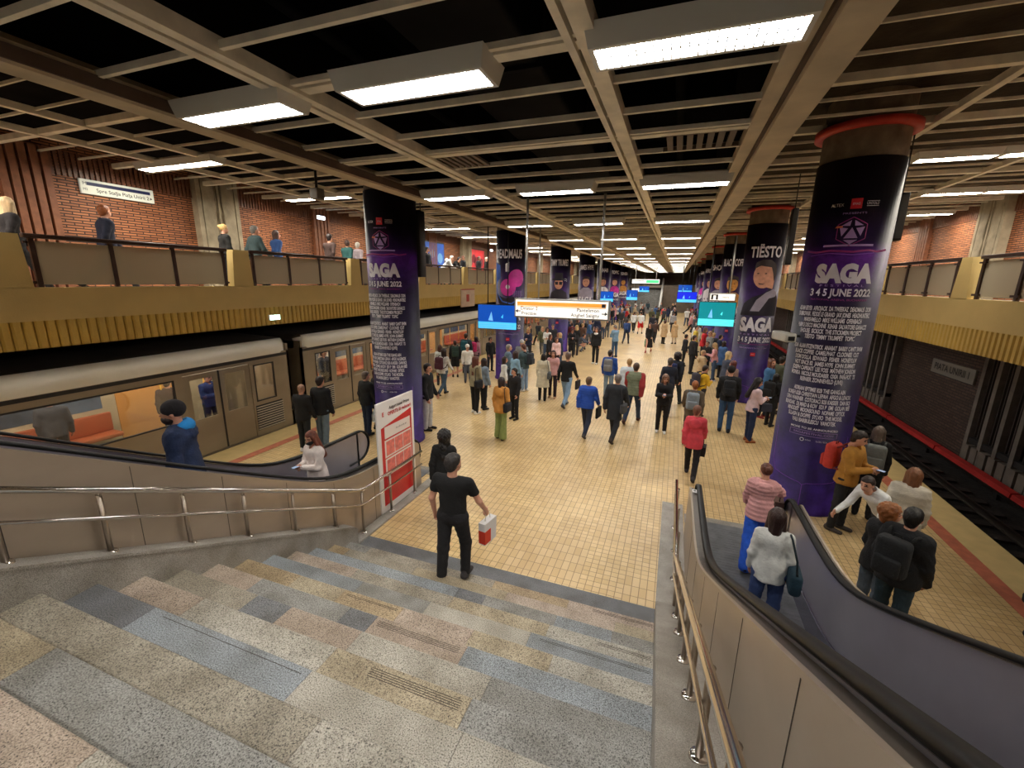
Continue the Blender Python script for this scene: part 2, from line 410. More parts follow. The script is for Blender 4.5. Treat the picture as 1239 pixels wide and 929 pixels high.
# ---- upper walls: orange brick, soldier course, concrete pilasters
mb = MB(); mb.box(WL-.3, WL, -12, 72, 3.3, 7.3); struct('wall_left_upper', mb, BRICK)
mb = MB(); mb.box(WR, WR+.3, -12, 72, 3.3, 7.3); struct('wall_right_upper', mb, BRICK)
mb = MB(); mb.box(WL, WR, -12.3, -12, 3.3, 7.6); struct('wall_back', mb, BRICK)
mb = MB(); mb.box(WL, WR, 71.8, 72.1, -1.5, 7.6); struct('wall_front', mb, M('end_wall', (118, 108, 94), .8, var=.2, vs=2))
mb = MB()
for s, xw in ((-1, WL), (1, WR)):
    y = -6.
    while y < 66:
        a, b = sorted((xw, xw-s*.045)); mb.box(a, b, y, y+.062, 6.12, 6.62); y += .1
struct('trim_5', mb, BRICK_V)
mb = MB()
for s, xw in ((-1, WL), (1, WR)):
    for k in range(8):
        yc = 1.45+8*k; a, b = sorted((xw, xw-s*.22))
        # two boards with jagged grooves between
        for (q0, q1) in ((-.62, -.5), (-.47, -.12), (-.03, .03), (.12, .47), (.5, .62)):
            mb.box(a, b, yc+q0, yc+q1, 3.72, 6.7)
        a, b = sorted((xw, xw-s*.16)); mb.box(a, b, yc-.6, yc+.6, 3.72, 6.7)
        for sg in (-1, 1):   # zig-zag ridge
            zz = [3.72, 4.6, 4.95, 5.3, 5.65, 6.0, 6.7]; xx = [.1, .1, .17, .08, .17, .1, .1]
            for i in range(6):
                y0_, y1_ = yc+sg*xx[i], yc+sg*xx[i+1]; xo = xw-s*.225
                mb.add([(xw-s*.16, y0_-.012, zz[i]), (xo, y0_-.012, zz[i]), (xo, y0_+.012, zz[i]), (xw-s*.16, y0_+.012, zz[i]),
                        (xw-s*.16, y1_-.012, zz[i+1]), (xo, y1_-.012, zz[i+1]), (xo, y1_+.012, zz[i+1]), (xw-s*.16, y1_+.012, zz[i+1])],
                       [(0, 1, 5, 4), (1, 2, 6, 5), (2, 3, 7, 6)])
struct('trim_6', mb, CONC_L)
mb = MB()   # brick pilasters with vertical ribs
for s, xw in ((-1, WL), (1, WR)):
    for k in range(8):
        yc = 5.5+8*k
        for q in range(5):
            a, b = sorted((xw, xw-s*.12)); mb.box(a, b, yc-.42+q*.17, yc-.42+q*.17+.12, 3.72, 6.62)
struct('trim_7', mb, M('brick_rib', (134, 84, 58), .6, var=.2, vs=9))

# ---- ceilings: lowered grid over the platform (z 5.52), higher grid over the tracks (z 6.5), slab above
ZC, ZS = 5.52, 6.5
mb = MB(); mb.box(WL-.3, WR+.3, -12.3, 72, 7.6, 7.8); struct('ceiling', mb, VOID)
mb = MB(); mb.box(1.0, WR, -12, 72, 6.86, 6.92); struct('ceiling_side', mb, CONC)
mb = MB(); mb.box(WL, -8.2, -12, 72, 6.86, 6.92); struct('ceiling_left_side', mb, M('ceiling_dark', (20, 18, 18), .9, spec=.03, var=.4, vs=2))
mt = MB(); mk = MB()
y = -8.9
k = 0
while y < 66:
    for j in (1, 2):
        yy = y+j*2/3
        mt.box(-4.34, .52, yy-.018, yy+.018, ZC, ZC+.05)
        mt.box(.9, WR, yy-.014, yy+.014, ZS, ZS+.04)
        mt.box(WL, -4.6, yy-.014, yy+.014, ZS, ZS+.04)
    mk.box(-4.34, .52, y-.02, y+.09, ZC, ZC+.06); mk.box(-4.34, .52, y-.1, y-.06, ZC, ZC+.04)
    mk.box(.9, WR, y-.055, y+.055, ZS-.03, ZS+.07)
    mk.box(WL, -4.6, y-.055, y+.055, ZS-.03, ZS+.07)
    y += 2.; k += 1
struct('trim_8', mt, PAINT); struct('trim_9', mk, PAINT)
mb = MB()
for a, b in ((-3.22, -3.13), (-3.09, -3.0), (-.8, -.75), (-.72, -.6)): mb.box(a, b, -9, 66, ZC-.03, ZC+.08)
for x in (3.45, 5.98, -9.6, -11.9+.9): mb.box(x-.05, x+.05, -9, 66, ZS-.05, ZS+.05)
struct('trim_10', mb, PAINT)
mb = MB()
# right fascia beam with its recessed groove and outer flange
mb.prism([(.5, ZC-.02), (.66, ZC-.02), (.66, ZC+.1), (.5, ZC+.1)], 1, -9, 66)
mb.prism([(.655, ZC-.11), (.885, ZC-.11), (.885, ZC+.14), (.80, ZC+.14), (.80, ZC-.02), (.72, ZC-.02), (.72, ZC+.06), (.655, ZC+.06)], 1, -9, 66)
# left fascia beam
mb.prism([(-4.32, ZC-.11), (-4.32, ZC+.04), (-4.36, ZC+.04), (-4.42, ZC-.0), (-4.5, ZC+.14), (-4.55, ZC+.14), (-4.55, ZC-.11)], 1, -9, 66)
struct('trim_11', mb, PAINT_D)
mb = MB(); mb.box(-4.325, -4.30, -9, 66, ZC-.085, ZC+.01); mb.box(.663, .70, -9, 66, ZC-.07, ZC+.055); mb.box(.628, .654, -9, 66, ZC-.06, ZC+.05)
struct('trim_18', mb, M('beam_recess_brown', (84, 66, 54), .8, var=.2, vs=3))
mb = MB(); mb.box(.82, .87, -9, 66, ZC+.14, 6.86); mb.box(-4.54, -4.5, -9, 66, ZC+.14, 7.6)
struct('wall_ceiling_step', mb, M('void_upstand', (16, 15, 15), .9, spec=.03))
# air ducts and pipes in the ceiling void
DUCT = M('dark_duct', (24, 23, 24), .7, .0, spec=.05, var=.3, vs=2)
t = empty('air_duct', (0, 0, 0), 0, 'long dark air duct above the open ceiling grid', 'air duct')
m = MB(); m.rbox(-2.7, -1.6, -8, 64, 6.3, 6.9, .05)
y = -7.
while y < 64: m.box(-2.74, -1.56, y, y+.06, 6.26, 6.94); y += 2.4
m.build('duct', DUCT, t)
for k, x in enumerate((-3.8, -1.1, -.2)):
    m = MB(); m.tube([(x, -8, 6.6), (x, 64, 6.6)], .07, 8)
    tag(m.build('ceiling_pipe', DUCT), 'dark pipe in the ceiling void, %s from the left' % ordn(k+1), 'pipe')
mb = MB()
y = -7.
while y < 64: mb.box(-4.4, .6, y-.15, y+.15, 7.1, 7.6); y += 4
struct('trim_12', mb, M('void_beam', (22, 20, 20), .9, spec=.03, var=.4, vs=2))
# slotted grille patches in the grid
m = MB(); GR = M('vent_grille', (98, 82, 66), .6)
for j in range(7): m.box(-.25+j*.1, -.19+j*.1, 5.2, 5.72, ZC+.0, ZC+.03)
m.box(-.3, .48, 5.17, 5.2, ZC, ZC+.04); m.box(-.3, .48, 5.72, 5.75, ZC, ZC+.04)
tag(m.build('vent_grille', GR), 'brown slotted vent panel in the ceiling grid beside the right beam', 'vent')
m = MB()
for j in range(7): m.box(-3.05+j*.09, -3.0+j*.09, 5.2, 5.72, ZC+.0, ZC+.03)
tag(m.build('vent_grille', GR), 'brown slotted vent panel in the ceiling grid left of the middle rail', 'vent')

# ---- ceiling lights
def fixture(near, side=False):
    t = empty('ceiling_light', (0, 0, 0)); t['category'] = 'light'
    m = MB(); L_, wt, wb, h = .625, .19, .125, .13
    # housing: trough with sloping sides and rounded ends
    v = [(-L_+.0, -wt, h), (L_, -wt, h), (L_, wt, h), (-L_, wt, h), (-L_+.03, -wb-.03, 0), (L_-.03, -wb-.03, 0), (L_-.03, wb+.03, 0), (-L_+.03, wb+.03, 0),
         (-L_+.06, -wb, 0), (L_-.06, -wb, 0), (L_-.06, wb, 0), (-L_+.06, wb, 0), (-L_+.06, -wb, .03), (L_-.06, -wb, .03), (L_-.06, wb, .03), (-L_+.06, wb, .03)]
    m.add(v, [(0, 1, 2, 3), (0, 4, 5, 1), (1, 5, 6, 2), (2, 6, 7, 3), (3, 7, 4, 0), (4, 8, 9, 5), (5, 9, 10, 6), (6, 10, 11, 7), (7, 11, 8, 4), (8, 12, 13, 9), (9, 13, 14, 10), (10, 14, 15, 11), (11, 15, 12, 8)])
    m.build('housing', WHITE, t)
    m = MB(); m.quad((-L_+.06, -wb, .025), (-L_+.06, wb, .025), (L_-.06, wb, .025), (L_-.06, -wb, .025))
    m.build('diffuser', LAMPS if side else LAMPM, t)
    if near:
        m = MB(); m.box(-L_+.06, L_-.06, -.006, .006, .0, .024)
        for k in range(22):
            x = -L_+.1+k*(2*L_-.2)/21; m.box(x-.004, x+.004, -wb, wb, .0, .024)
        m.build('louvre', M('louvre_blade', (190, 196, 204), .2, .6), t)
    return t
near = fixture(True); far = fixture(False); sidef = fixture(False, True)
used = {}
for r in range(-2, 16):
    y = 3.1+4*r
    for x, cn in ((-3.68, 'left'), (-1.93, 'middle'), (-.04, 'right')):
        src = near if r < 3 else far
        if src not in used.values(): o = src; used[id(src)] = src
        else: o = copy_tree(src)
        o.location = (x, y, ZC-.12)
        w_ = 'behind the viewpoint' if r < 0 else 'from the viewpoint'
        o['label'] = 'lit %s ceiling light of the %s row %s' % (cn, ordn(abs(r) if r < 0 else r+1), w_)
        o['group'] = 'ceiling lights over the platform'
first = True
for s, xs in ((-1, (-11.05, -9.85)), (1, (6.35, 7.6))):
    for r in range(-1, 14):
        y = 3.1+4*r
        if s > 0 and r == 2: xs_ = (4.6, 5.85)
        else: xs_ = xs
        for j, x in enumerate(xs_):
            o = sidef if first else copy_tree(sidef); first = False
            o.location = (x, y, ZS-.14)
            o['label'] = 'lit %s lamp of the pair over the %s gallery, %s' % ('outer' if (j == 0) == (s < 0) else 'inner', 'left' if s < 0 else 'right', 'row beside the viewpoint' if r < 0 else '%s row ahead' % ordn(r+1))
            o['group'] = 'lamps over the galleries'
# ================================================================== STAIRCASE
SX0, SX1, NY, TR, RI = -4.28, .12, 4.64, .323, .155
t = empty('staircase', (0, 0, 0), 0, 'wide granite staircase of patched grey, blue and pink slabs leading down to the platform', 'staircase')
# slab layout per step: (x where the slab ends, granite index)
SL = {1: [(-3.9, 4), (-2.6, 7), (-1.9, 7), (-.9, 5), (-.2, 2), (.12, 2)], 2: [(-4.0, 5), (-2.9, 7), (-1.6, 1), (-.3, 2), (.12, 1)],
      3: [(-3.2, 3), (-2.1, 3), (-1.75, 6), (-.9, 4), (-.3, 3), (.12, 4)], 4: [(-3.3, 2), (-2.0, 7), (-.9, 1), (.12, 0)],
      5: [(-3.6, 3), (-2.95, 3), (-2.1, 4), (-1.0, 0), (.12, 3)], 6: [(-3.5, 5), (-2.9, 1), (-2.2, 5), (-1.45, 2), (-.7, 1), (.12, 0)],
      7: [(-3.65, 2), (-2.55, 4), (-2.25, 6), (-1.35, 2), (.12, 3)], 8: [(-3.7, 7), (-3.3, 7), (-2.9, 6), (-2.15, 2), (-1.0, 0), (.12, 4)],
      9: [(-3.5, 2), (-2.1, 0), (-1.8, 1), (-1.0, 1), (.12, 4)], 10: [(-3.55, 6), (-2.0, 3), (-.9, 0), (.12, 0)],
      11: [(-2.75, 7), (-1.6, 7), (-.5, 0), (.12, 4)], 12: [(-3.3, 1), (-2.3, 4), (-1.2, 4), (.12, 0)], 13: [(-3.4, 7), (-2.2, 2), (-.8, 0), (.12, 4)]}
for k in range(1, 24):
    yk = NY-TR*(k-1); z1 = RI*k; m = MB(); x = SX0
    for (xe, gi) in SL.get(k, [(-3.0, random.choice((0, 4, 7))), (-1.5, random.choice((0, 1, 4))), (.12, random.choice((0, 4, 7)))]):
        a, b = x+.0015, xe-.0015
        m.add([(a, yk-.006, z1-.035), (a, yk, z1-.028), (a, yk, z1-.005), (a, yk-.006, z1), (a, yk-TR-.02, z1), (a, yk-TR-.02, z1-.035),
               (b, yk-.006, z1-.035), (b, yk, z1-.028), (b, yk, z1-.005), (b, yk-.006, z1), (b, yk-TR-.02, z1), (b, yk-TR-.02, z1-.035)],
              [(5, 4, 3, 2, 1, 0), (6, 7, 8, 9, 10, 11)]+[(i, (i+1) % 6, 6+(i+1) % 6, 6+i) for i in range(6)], gi)
        m.box(a, b, yk-.04, yk-.016, z1-RI, z1-.03, gi)
        x = xe
    o = m.build('step', G, t)
# anti-slip grooves sawn into single slabs
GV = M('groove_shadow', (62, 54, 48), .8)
for (k, a, b, n) in ((7, -2.2, -1.4, 4), (6, -2.85, -2.25, 2), (9, -1.75, -1.05, 5), (8, -.8, .0, 0), (4, -.4, .1, 3), (5, -.9, .1, 2), (10, -3.4, -2.05, 1), (1, -.6, .1, 3), (2, -2.6, -1.0, 0)):
    if not n: continue
    m = MB(); yk = NY-TR*(k-1); z1 = RI*k
    for j in range(n): m.box(a, b, yk-.05-j*.016, yk-.046-j*.016, z1-.001, z1+.0012)
    m.build('groove', GV, t)
mb = MB(); mb.box(SX0, SX1, NY-.02, 5.06, -.02, .006)
for s in (-1, 1):
    pass
struct('trim_13', mb, G_STRIP)
# solid under the stairs, side strings (curbs)
mb = MB(); zt = lambda y: RI+(NY-y)*RI/TR
mb.prism([(NY-.06, 0), (NY-.06, .1), (-2.9, zt(-2.9)-.2), (-2.9, 0)], 0, SX0, SX1)
struct('wall_under_stairs', mb, G_CURB)
for s, a, b in ((-1, -4.47, SX0), (1, SX1, .48)):
    mb = MB(); cz = lambda y: .33+(4.72-y)*.482
    yend = 7.35 if s < 0 else 8.0
    mb.prism([(4.80, 0), (4.80, .0+.28), (4.72, .33), (-2.8, cz(-2.8)), (-2.8, 0)] if s < 0 else [(5.15, 0), (5.10, .10), (4.72, .30), (-2.8, cz(-2.8)), (-2.8, 0)], 0, a, b)
    mb.prism([(4.78, 0), (4.80, .0), (4.80, .03), (yend, .03), (yend, 0)], 0, a, b)
    # top slab with a slight overhang
    o = .015
    mb.prism([(4.80, .285), (4.73, .355), (-2.8, cz(-2.8)+.025), (-2.8, cz(-2.8)), (4.72, .33), (4.79, .27)], 0, (a if s < 0 else a-o), (b+o if s < 0 else b)) if s < 0 else None
    struct('trim_%d' % (14 if s < 0 else 15), mb, G_CURB)

# ---- handrails on the curbs
def zr(y):
    """height of the top rail over the curb"""
    return .80+max(0., (4.98-y))*.482+(.0 if y > 4.98 else .02)
def handrail(xr, xp, yend, ys, lab):
    t = empty('stair_handrail', (xr, yend, 0), 0, lab, 'handrail'); o = Vector((xr, yend, 0))
    def P(x, y, z): return (x-xr, y-yend, z)
    for dz, r, nm in ((0, .027, 'top_rail'), (-.26, .016, 'lower_rail')):
        pts = [P(xr, yend, zr(yend)+dz), P(xr, 5.1, zr(5.1)+dz), P(xr, 4.98, zr(4.98)+.01+dz), P(xr, 4.86, zr(4.86)+dz)]+[P(xr, y, zr(y)+dz) for y in (4, 3, 2, 1, 0, -1, -2, -2.6)]
        m = MB(); m.tube(pts, r, 14); m.build(nm, CHROME, t)
    for y in ys:
        zb = .03 if y > 4.8 else .33+(4.72-y)*.482+(.02 if xr < -1 else 0)
        m = MB(); m.tube([P(xp, y, zb), P(xp, y, zr(y)-.05)], .021, 12)
        m.tube([P(xp, y, zr(y)-.065), P((xp+xr)/2, y, zr(y)-.06), P(xr, y, zr(y)-.02)], .008, 6)
        p = m.build('post', STEEL, t)
        m = MB(); m.lathe([(.0, zb+.012), (.045, zb+.012), (.05, zb), (.05, zb-.02)], xp-xr, y-yend, 16); m.build('base_flange', CHROME, p)
        m = MB(); m.lathe([(.022, zr(y)-.052), (.022, zr(y)-.046), (0, zr(y)-.046)], xp-xr, y-yend, 12); m.build('post_cap', CHROME, p)
handrail(-4.36, -4.40, 6.78, (1.31, 1.91, 2.54, 3.15, 3.80, 4.48, 5.08, 5.82, 6.56, .7, .1, -.5, -1.1, -1.7), 'steel handrail along the left side of the stairs beside the red poster')
handrail(.30, .335, 7.3, (1.35, 1.99, 2.65, 3.27, 3.95, 4.5, 5.05, 5.72, 6.41, 7.1, .7, .1, -.5, -1.1, -1.7), 'steel handrail on the right side of the stairs beside the escalator')

# ================================================================== ESCALATORS
PANEL = M('escalator_panel', (158, 154, 164), .30, .55, var=.06, vs=2)
PANEL_D = M('escalator_panel_inner', (120, 118, 135), .22, .75, var=.1, vs=2)
DECK = M('escalator_deck', (96, 90, 84), .35, .6, var=.15, vs=2, stretch=(1, .3, 1))
GRV = M('escalator_step', (70, 70, 72), .4, .7)
def sp(t_, w_=.55): return (t_+math.sqrt(t_*t_+w_*w_))/2
def zh(y): return .97+.577*(sp(4.72-y)-sp(-1.75-y))
def escalator(base, sg, lab):
    t = empty('escalator', (base, 6.8, 0), 0, lab, 'escalator'); oy = 6.8
    X = lambda u: sg*u
    YN, RN = 6.78, .31      # newel centre, radius
    ys = [YN-.0]+[YN-.2*i for i in range(1, 56)]
    def outline(off, bottom):
        """side outline: handrail curve lowered by off, newel nose, straight down to bottom(y)"""
        p = [(y-oy, zh(y)-off) for y in reversed(ys)]
        for i in range(1, 10):
            a = PI/2-PI*i/10; p.append((YN-oy+(RN-off*.6)*math.cos(a), zh(YN)-RN+(RN-off)*math.sin(a)))
        p.append((YN-oy+.05, zh(YN)-2*RN+off)); p.append((YN-oy+.0, bottom))
        return p
    zlow = lambda y: max(-.02, zh(y)-1.6)
    for un, nm in ((.13, 'balustrade'), (1.39, 'balustrade')):
        # inner panel
        p = outline(.035, -.01); y_ = -4.2
        low = [(y-oy, min(zh(y)-.99, 99)) for y in ys]
        a, b = sorted((X(un-.012), X(un+.012)))
        m = MB(); v = []; f = []
        top = [(y-oy, zh(y)-.035) for y in ys]
        for (yy, zt_), (_, zb_) in zip(top, low):
            for x in (a, b): v += [(x, yy, zb_), (x, yy, zt_)]
        for i in range(len(top)-1):
            q = i*4; f += [(q, q+1, q+5, q+4), (q+2, q+6, q+7, q+3), (q+1, q+3, q+7, q+5)]
        m.add(v, f)
        nose = [(YN-oy+(RN-.03)*math.cos(PI/2-PI*i/12), zh(YN)-RN-.0+(RN-.03)*math.sin(PI/2-PI*i/12)) for i in range(13)]+[(YN-oy, -.01), (YN-oy-.05, -.01), (YN-oy-.05, zh(YN)-.03)]
        m.prism(nose, 0, a, b)
        m.build(nm, PANEL, t)
        # moving rubber handrail: one rounded band
        path = [(y-oy, zh(y)) for y in reversed(ys)]+[(YN-oy+RN*math.cos(PI/2-PI*i/14), zh(YN)-RN+RN*math.sin(PI/2-PI*i/14)) for i in range(1, 15)]+[(YN-oy-.3, zh(YN)-2*RN)]
        prof = [(-.038, -.012), (-.04, .008), (-.028, .02), (.028, .02), (.04, .008), (.038, -.012)]
        m = MB(); n = len(path); v = []; f = []
        for i, (yy, zz) in enumerate(path):
            p0 = path[max(0, i-1)]; p1 = path[min(n-1, i+1)]; dy, dz = p1[0]-p0[0], p1[1]-p0[1]; l = math.hypot(dy, dz); ny, nz = -dz/l, dy/l
            for (q, h) in prof: v.append((X(un)+q, yy+ny*h, zz+nz*h))
        for i in range(n-1):
            for k in range(6):
                l = (k+1) % 6; f.append((i*6+k, i*6+l, (i+1)*6+l, (i+1)*6+k))
        m.add(v, f, 0, True); m.build('handrail', RUBBER, t)
    # outer cladding and decks on both sides
    for ua, ub, od in ((0., .026, (.026, .115)), (1.52, 1.494, (1.494, 1.405))):
        m = MB(); a, b = sorted((X(ua), X(ub)))
        p = [(y-oy, zh(y)-.03) for y in reversed(ys)]+[(YN-oy+.12*math.sin(i*PI/12), zh(YN)-.03-.12*(1-math.cos(i*PI/12))) for i in range(1, 7)]+[(YN-oy+.16, -.02)]
        p = p+[(-4.2-oy, -.02)]
        m.prism(p, 0, a, b); c = m.build('cladding', CLAD, t)
        if ua == 0:
            for y in (1.36, 2.2, 3.0, 3.8, 4.6, 5.5, .5, -.3):
                m = MB(); m.box(min(X(-.002), X(.0)), max(X(-.002), X(.0)), y-oy-.003, y-oy+.003, 0, zh(y)-.06)
                m.build('seam', GV, c)
        m = MB(); v = []; f = []
        for y in ys: v += [(X(od[0]), y-oy, zh(y)-.03), (X(od[0]+(od[1]-od[0])*.3), y-oy, zh(y)-.028), (X(od[0]+(od[1]-od[0])*.34), y-oy, zh(y)-.055), (X(od[1]), y-oy, zh(y)-.05)]
        for i in range(len(ys)-1):
            for k in range(3): f.append((i*4+k, i*4+k+1, i*4+k+5, i*4+k+4))
        m.add(v, f, 0); m.build('deck', DECK, t)
    # skirts
    for u in (.16, 1.36):
        m = MB(); a, b = sorted((X(u-.01), X(u+.01))); v = []; f = []
        for y in ys: v += [(a, y-oy, zh(y)-1.35), (a, y-oy, zh(y)-.72), (b, y-oy, zh(y)-.72), (b, y-oy, zh(y)-1.35)]
        for i in range(len(ys)-1):
            for k in range(3): f.append((i*4+k, i*4+k+1, i*4+k+5, i*4+k+4))
        m.add(v, f); m.build('skirt', PANEL_D, t)
    a, b = sorted((X(.17), X(1.35)))
    m = MB(); m.box(a, b, 4.75-oy, 7.55-oy, -.01, .015)
    for k in range(28): m.box(a, b, 5.5+k*.07-oy, 5.51+k*.07-oy, .015, .018)
    m.build('landing_plate', M('landing_plate', (120, 122, 126), .4, .4, var=.2, vs=5), t)
    m = MB(); m.box(a, b, 4.55-oy, 4.75-oy, -.01, .02); m.build('comb_plate', M('comb_plate', (150, 150, 150), .3, .8), t)
    for k in range(16):
        zt_ = .0+.23*k; y = 4.55-.4*k
        m = MB(); m.box(a, b, y-.4-oy, y-oy, zt_-.03, zt_); m.box(a, b, y-.402-oy, y-.38-oy, zt_, zt_+.2)
        if k < 9:
            for q in range(0, 30, 2): m.box(a+.02+q*.039, a+.04+q*.039, y-.4-oy, y-oy, zt_, zt_+.006)
        m.build('step', GRV, t)
    mb = MB(); mb.box(min(a, b)+base-.15, max(a, b)+base+.15, 7.4, 7.72, -.01, .007)
    struct('trim_%d' % (16 if sg > 0 else 17), mb, G_CURB)
    return t
escalator(.48, 1, 'right escalator with black handrails leading up beside the stairs')
escalator(-4.48, -1, 'left escalator between the staircase and the train platform')
# small number sticker on the newel of the right escalator
m = MB(); m.box(.51, .58, 6.62, 6.72, zh(6.7)-.03, zh(6.7)-.024)
t = m.build('number_sticker', M('sticker_white', (225, 225, 225), .5)); tag(t, 'small white number sticker at the foot of the right escalator', 'sticker')
m = MB(); put_text(m, '8', .07, (.545, 6.67, zh(6.7)-.021), (1, 0, 0), (0, 1, 0), bold=.002); m.build('digit', BLACK, t)
# ================================================================== COLUMNS
RC = .585
def banner_mat(name, stops, glow=(110, 50, 150)):
    m, nt, b = nodes_mat(name); L = nt.links.new
    tc = N(nt, 'TexCoord'); sx = N(nt, 'SeparateXYZ'); L(tc.outputs['Object'], sx.inputs[0])
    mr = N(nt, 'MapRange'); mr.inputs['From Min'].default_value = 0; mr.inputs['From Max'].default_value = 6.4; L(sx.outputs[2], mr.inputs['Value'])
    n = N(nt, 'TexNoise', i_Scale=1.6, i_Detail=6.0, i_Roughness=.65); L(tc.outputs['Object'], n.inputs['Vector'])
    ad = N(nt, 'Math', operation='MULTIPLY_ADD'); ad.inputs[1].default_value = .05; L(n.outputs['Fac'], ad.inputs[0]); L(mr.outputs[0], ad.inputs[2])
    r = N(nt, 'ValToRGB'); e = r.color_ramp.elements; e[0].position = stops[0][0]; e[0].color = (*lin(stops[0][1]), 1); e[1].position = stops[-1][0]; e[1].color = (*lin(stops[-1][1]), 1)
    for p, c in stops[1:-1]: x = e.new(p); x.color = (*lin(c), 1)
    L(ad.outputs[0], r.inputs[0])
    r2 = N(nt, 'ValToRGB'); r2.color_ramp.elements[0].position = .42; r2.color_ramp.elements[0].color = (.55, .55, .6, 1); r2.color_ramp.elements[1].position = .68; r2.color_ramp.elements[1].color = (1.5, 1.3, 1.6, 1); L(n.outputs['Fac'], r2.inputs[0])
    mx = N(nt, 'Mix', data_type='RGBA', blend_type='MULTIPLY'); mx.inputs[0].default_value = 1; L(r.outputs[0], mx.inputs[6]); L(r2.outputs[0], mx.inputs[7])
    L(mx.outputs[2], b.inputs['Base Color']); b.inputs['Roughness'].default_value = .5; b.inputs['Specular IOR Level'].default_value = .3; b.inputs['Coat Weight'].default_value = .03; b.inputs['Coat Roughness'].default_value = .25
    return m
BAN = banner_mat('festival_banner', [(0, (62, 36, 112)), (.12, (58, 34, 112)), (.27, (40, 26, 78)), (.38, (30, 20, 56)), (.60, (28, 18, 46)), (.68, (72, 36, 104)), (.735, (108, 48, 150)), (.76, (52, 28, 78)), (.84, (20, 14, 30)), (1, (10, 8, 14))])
BANP = banner_mat('portrait_banner', [(0, (74, 40, 128)), (.2, (56, 32, 108)), (.36, (34, 22, 60)), (.5, (40, 24, 62)), (.66, (54, 30, 78)), (.78, (30, 20, 44)), (1, (10, 8, 14))])
SHAFT = M('column_concrete', (112, 98, 82), .9, var=.3, vs=5, bump=.3, bs=25)
REDR = M('red_ring', (190, 52, 38), .5, var=.15, vs=5)
INK = M('print_white', (216, 212, 222), .5); INKR = M('print_red', (208, 30, 44), .5); INKP = M('print_magenta', (150, 40, 120), .5)
INKL = M('print_lilac', (170, 140, 200), .5); INKG = M('print_glow_line', (132, 70, 190), .5); INKO = M('print_orange', (220, 110, 60), .5)
SKIN_P = M('print_skin', (196, 140, 116), .5, var=.2, vs=8); HAIR_P = M('print_hair', (44, 30, 32), .5); SHIRT_P = M('print_grey_shirt', (148, 140, 158), .5, var=.15, vs=4)
PINK_P = M('print_pink', (196, 44, 150), .5, var=.3, vs=3); BLUE_P = M('print_blue', (52, 92, 176), .5, var=.3, vs=3); DARK_P = M('print_dark', (24, 16, 34), .5); GOLD_P = M('print_gold', (190, 130, 60), .5, var=.3, vs=8)
PRN = [INK, INKR, INKP, INKL, INKG, INKO, SKIN_P, HAIR_P, SHIRT_P, PINK_P, BLUE_P, DARK_P, GOLD_P]

def wrapv(vs, phi, z0, off=.004, u0=0.):
    r = RC+off; out = []
    for (x, y, *_r) in vs:
        a = phi+(x+u0)/RC; out.append((r*math.sin(a), -r*math.cos(a), z0+y))
    return out
def ctext(mb, txt, h, z, phi, mi=0, width=None, bold=.0, off=.004, u0=0., sx=.8, spacing=1.):
    v, f = text_geo(txt, h*1.38, bold=bold, maxe=.05, spacing=spacing)
    if not v: return
    wd = max(p[0] for p in v)-min(p[0] for p in v)
    k = width/wd if width else sx
    mb.add(wrapv([(p[0]*k, p[1]) for p in v], phi, z, off, u0), f, mi)
def cpoly(mb, pts, z, phi, mi, off=.004, u0=0.):
    """filled outline (u,z) wrapped on the column"""
    bm = bmesh.new(); vs = [bm.verts.new((p[0]*SCL, p[1]*SCL, 0)) for p in pts]; bm.faces.new(vs); bmesh.ops.triangulate(bm, faces=bm.faces[:])
    for _ in range(4):
        es = [e for e in bm.edges if abs(e.verts[0].co.x-e.verts[1].co.x) > .06]
        if not es: break
        bmesh.ops.subdivide_edges(bm, edges=es, cuts=1); bmesh.ops.triangulate(bm, faces=bm.faces[:])
    bm.verts.index_update(); mb.add(wrapv([tuple(v.co) for v in bm.verts], phi, z, off, u0), [[v.index for v in f.verts] for f in bm.faces], mi); bm.free()
def cline(mb, pts, z, phi, mi, w_=.012, off=.005):
    pts = [(p[0]*SCL, p[1]*SCL) for p in pts]
    for (a, b) in zip(pts[:-1], pts[1:]):
        d = Vector((b[0]-a[0], b[1]-a[1])); l = d.length; n = Vector((-d.y, d.x))/l*w_/2; k = max(1, int(l/.06))
        for i in range(k):
            p = (a[0]+d.x*i/k, a[1]+d.y*i/k); q = (a[0]+d.x*(i+1)/k, a[1]+d.y*(i+1)/k)
            mb.add(wrapv([(p[0]-n.x, p[1]-n.y), (q[0]-n.x, q[1]-n.y), (q[0]+n.x, q[1]+n.y), (p[0]+n.x, p[1]+n.y)], phi, z, off), [(0, 1, 2, 3)], mi)
SCL = 1.0
def circ(r, n=20, cx=0, cz=0, sy=1.): return [(cx+r*math.cos(2*PI*i/n), cz+r*sy*math.sin(2*PI*i/n)) for i in range(n)]

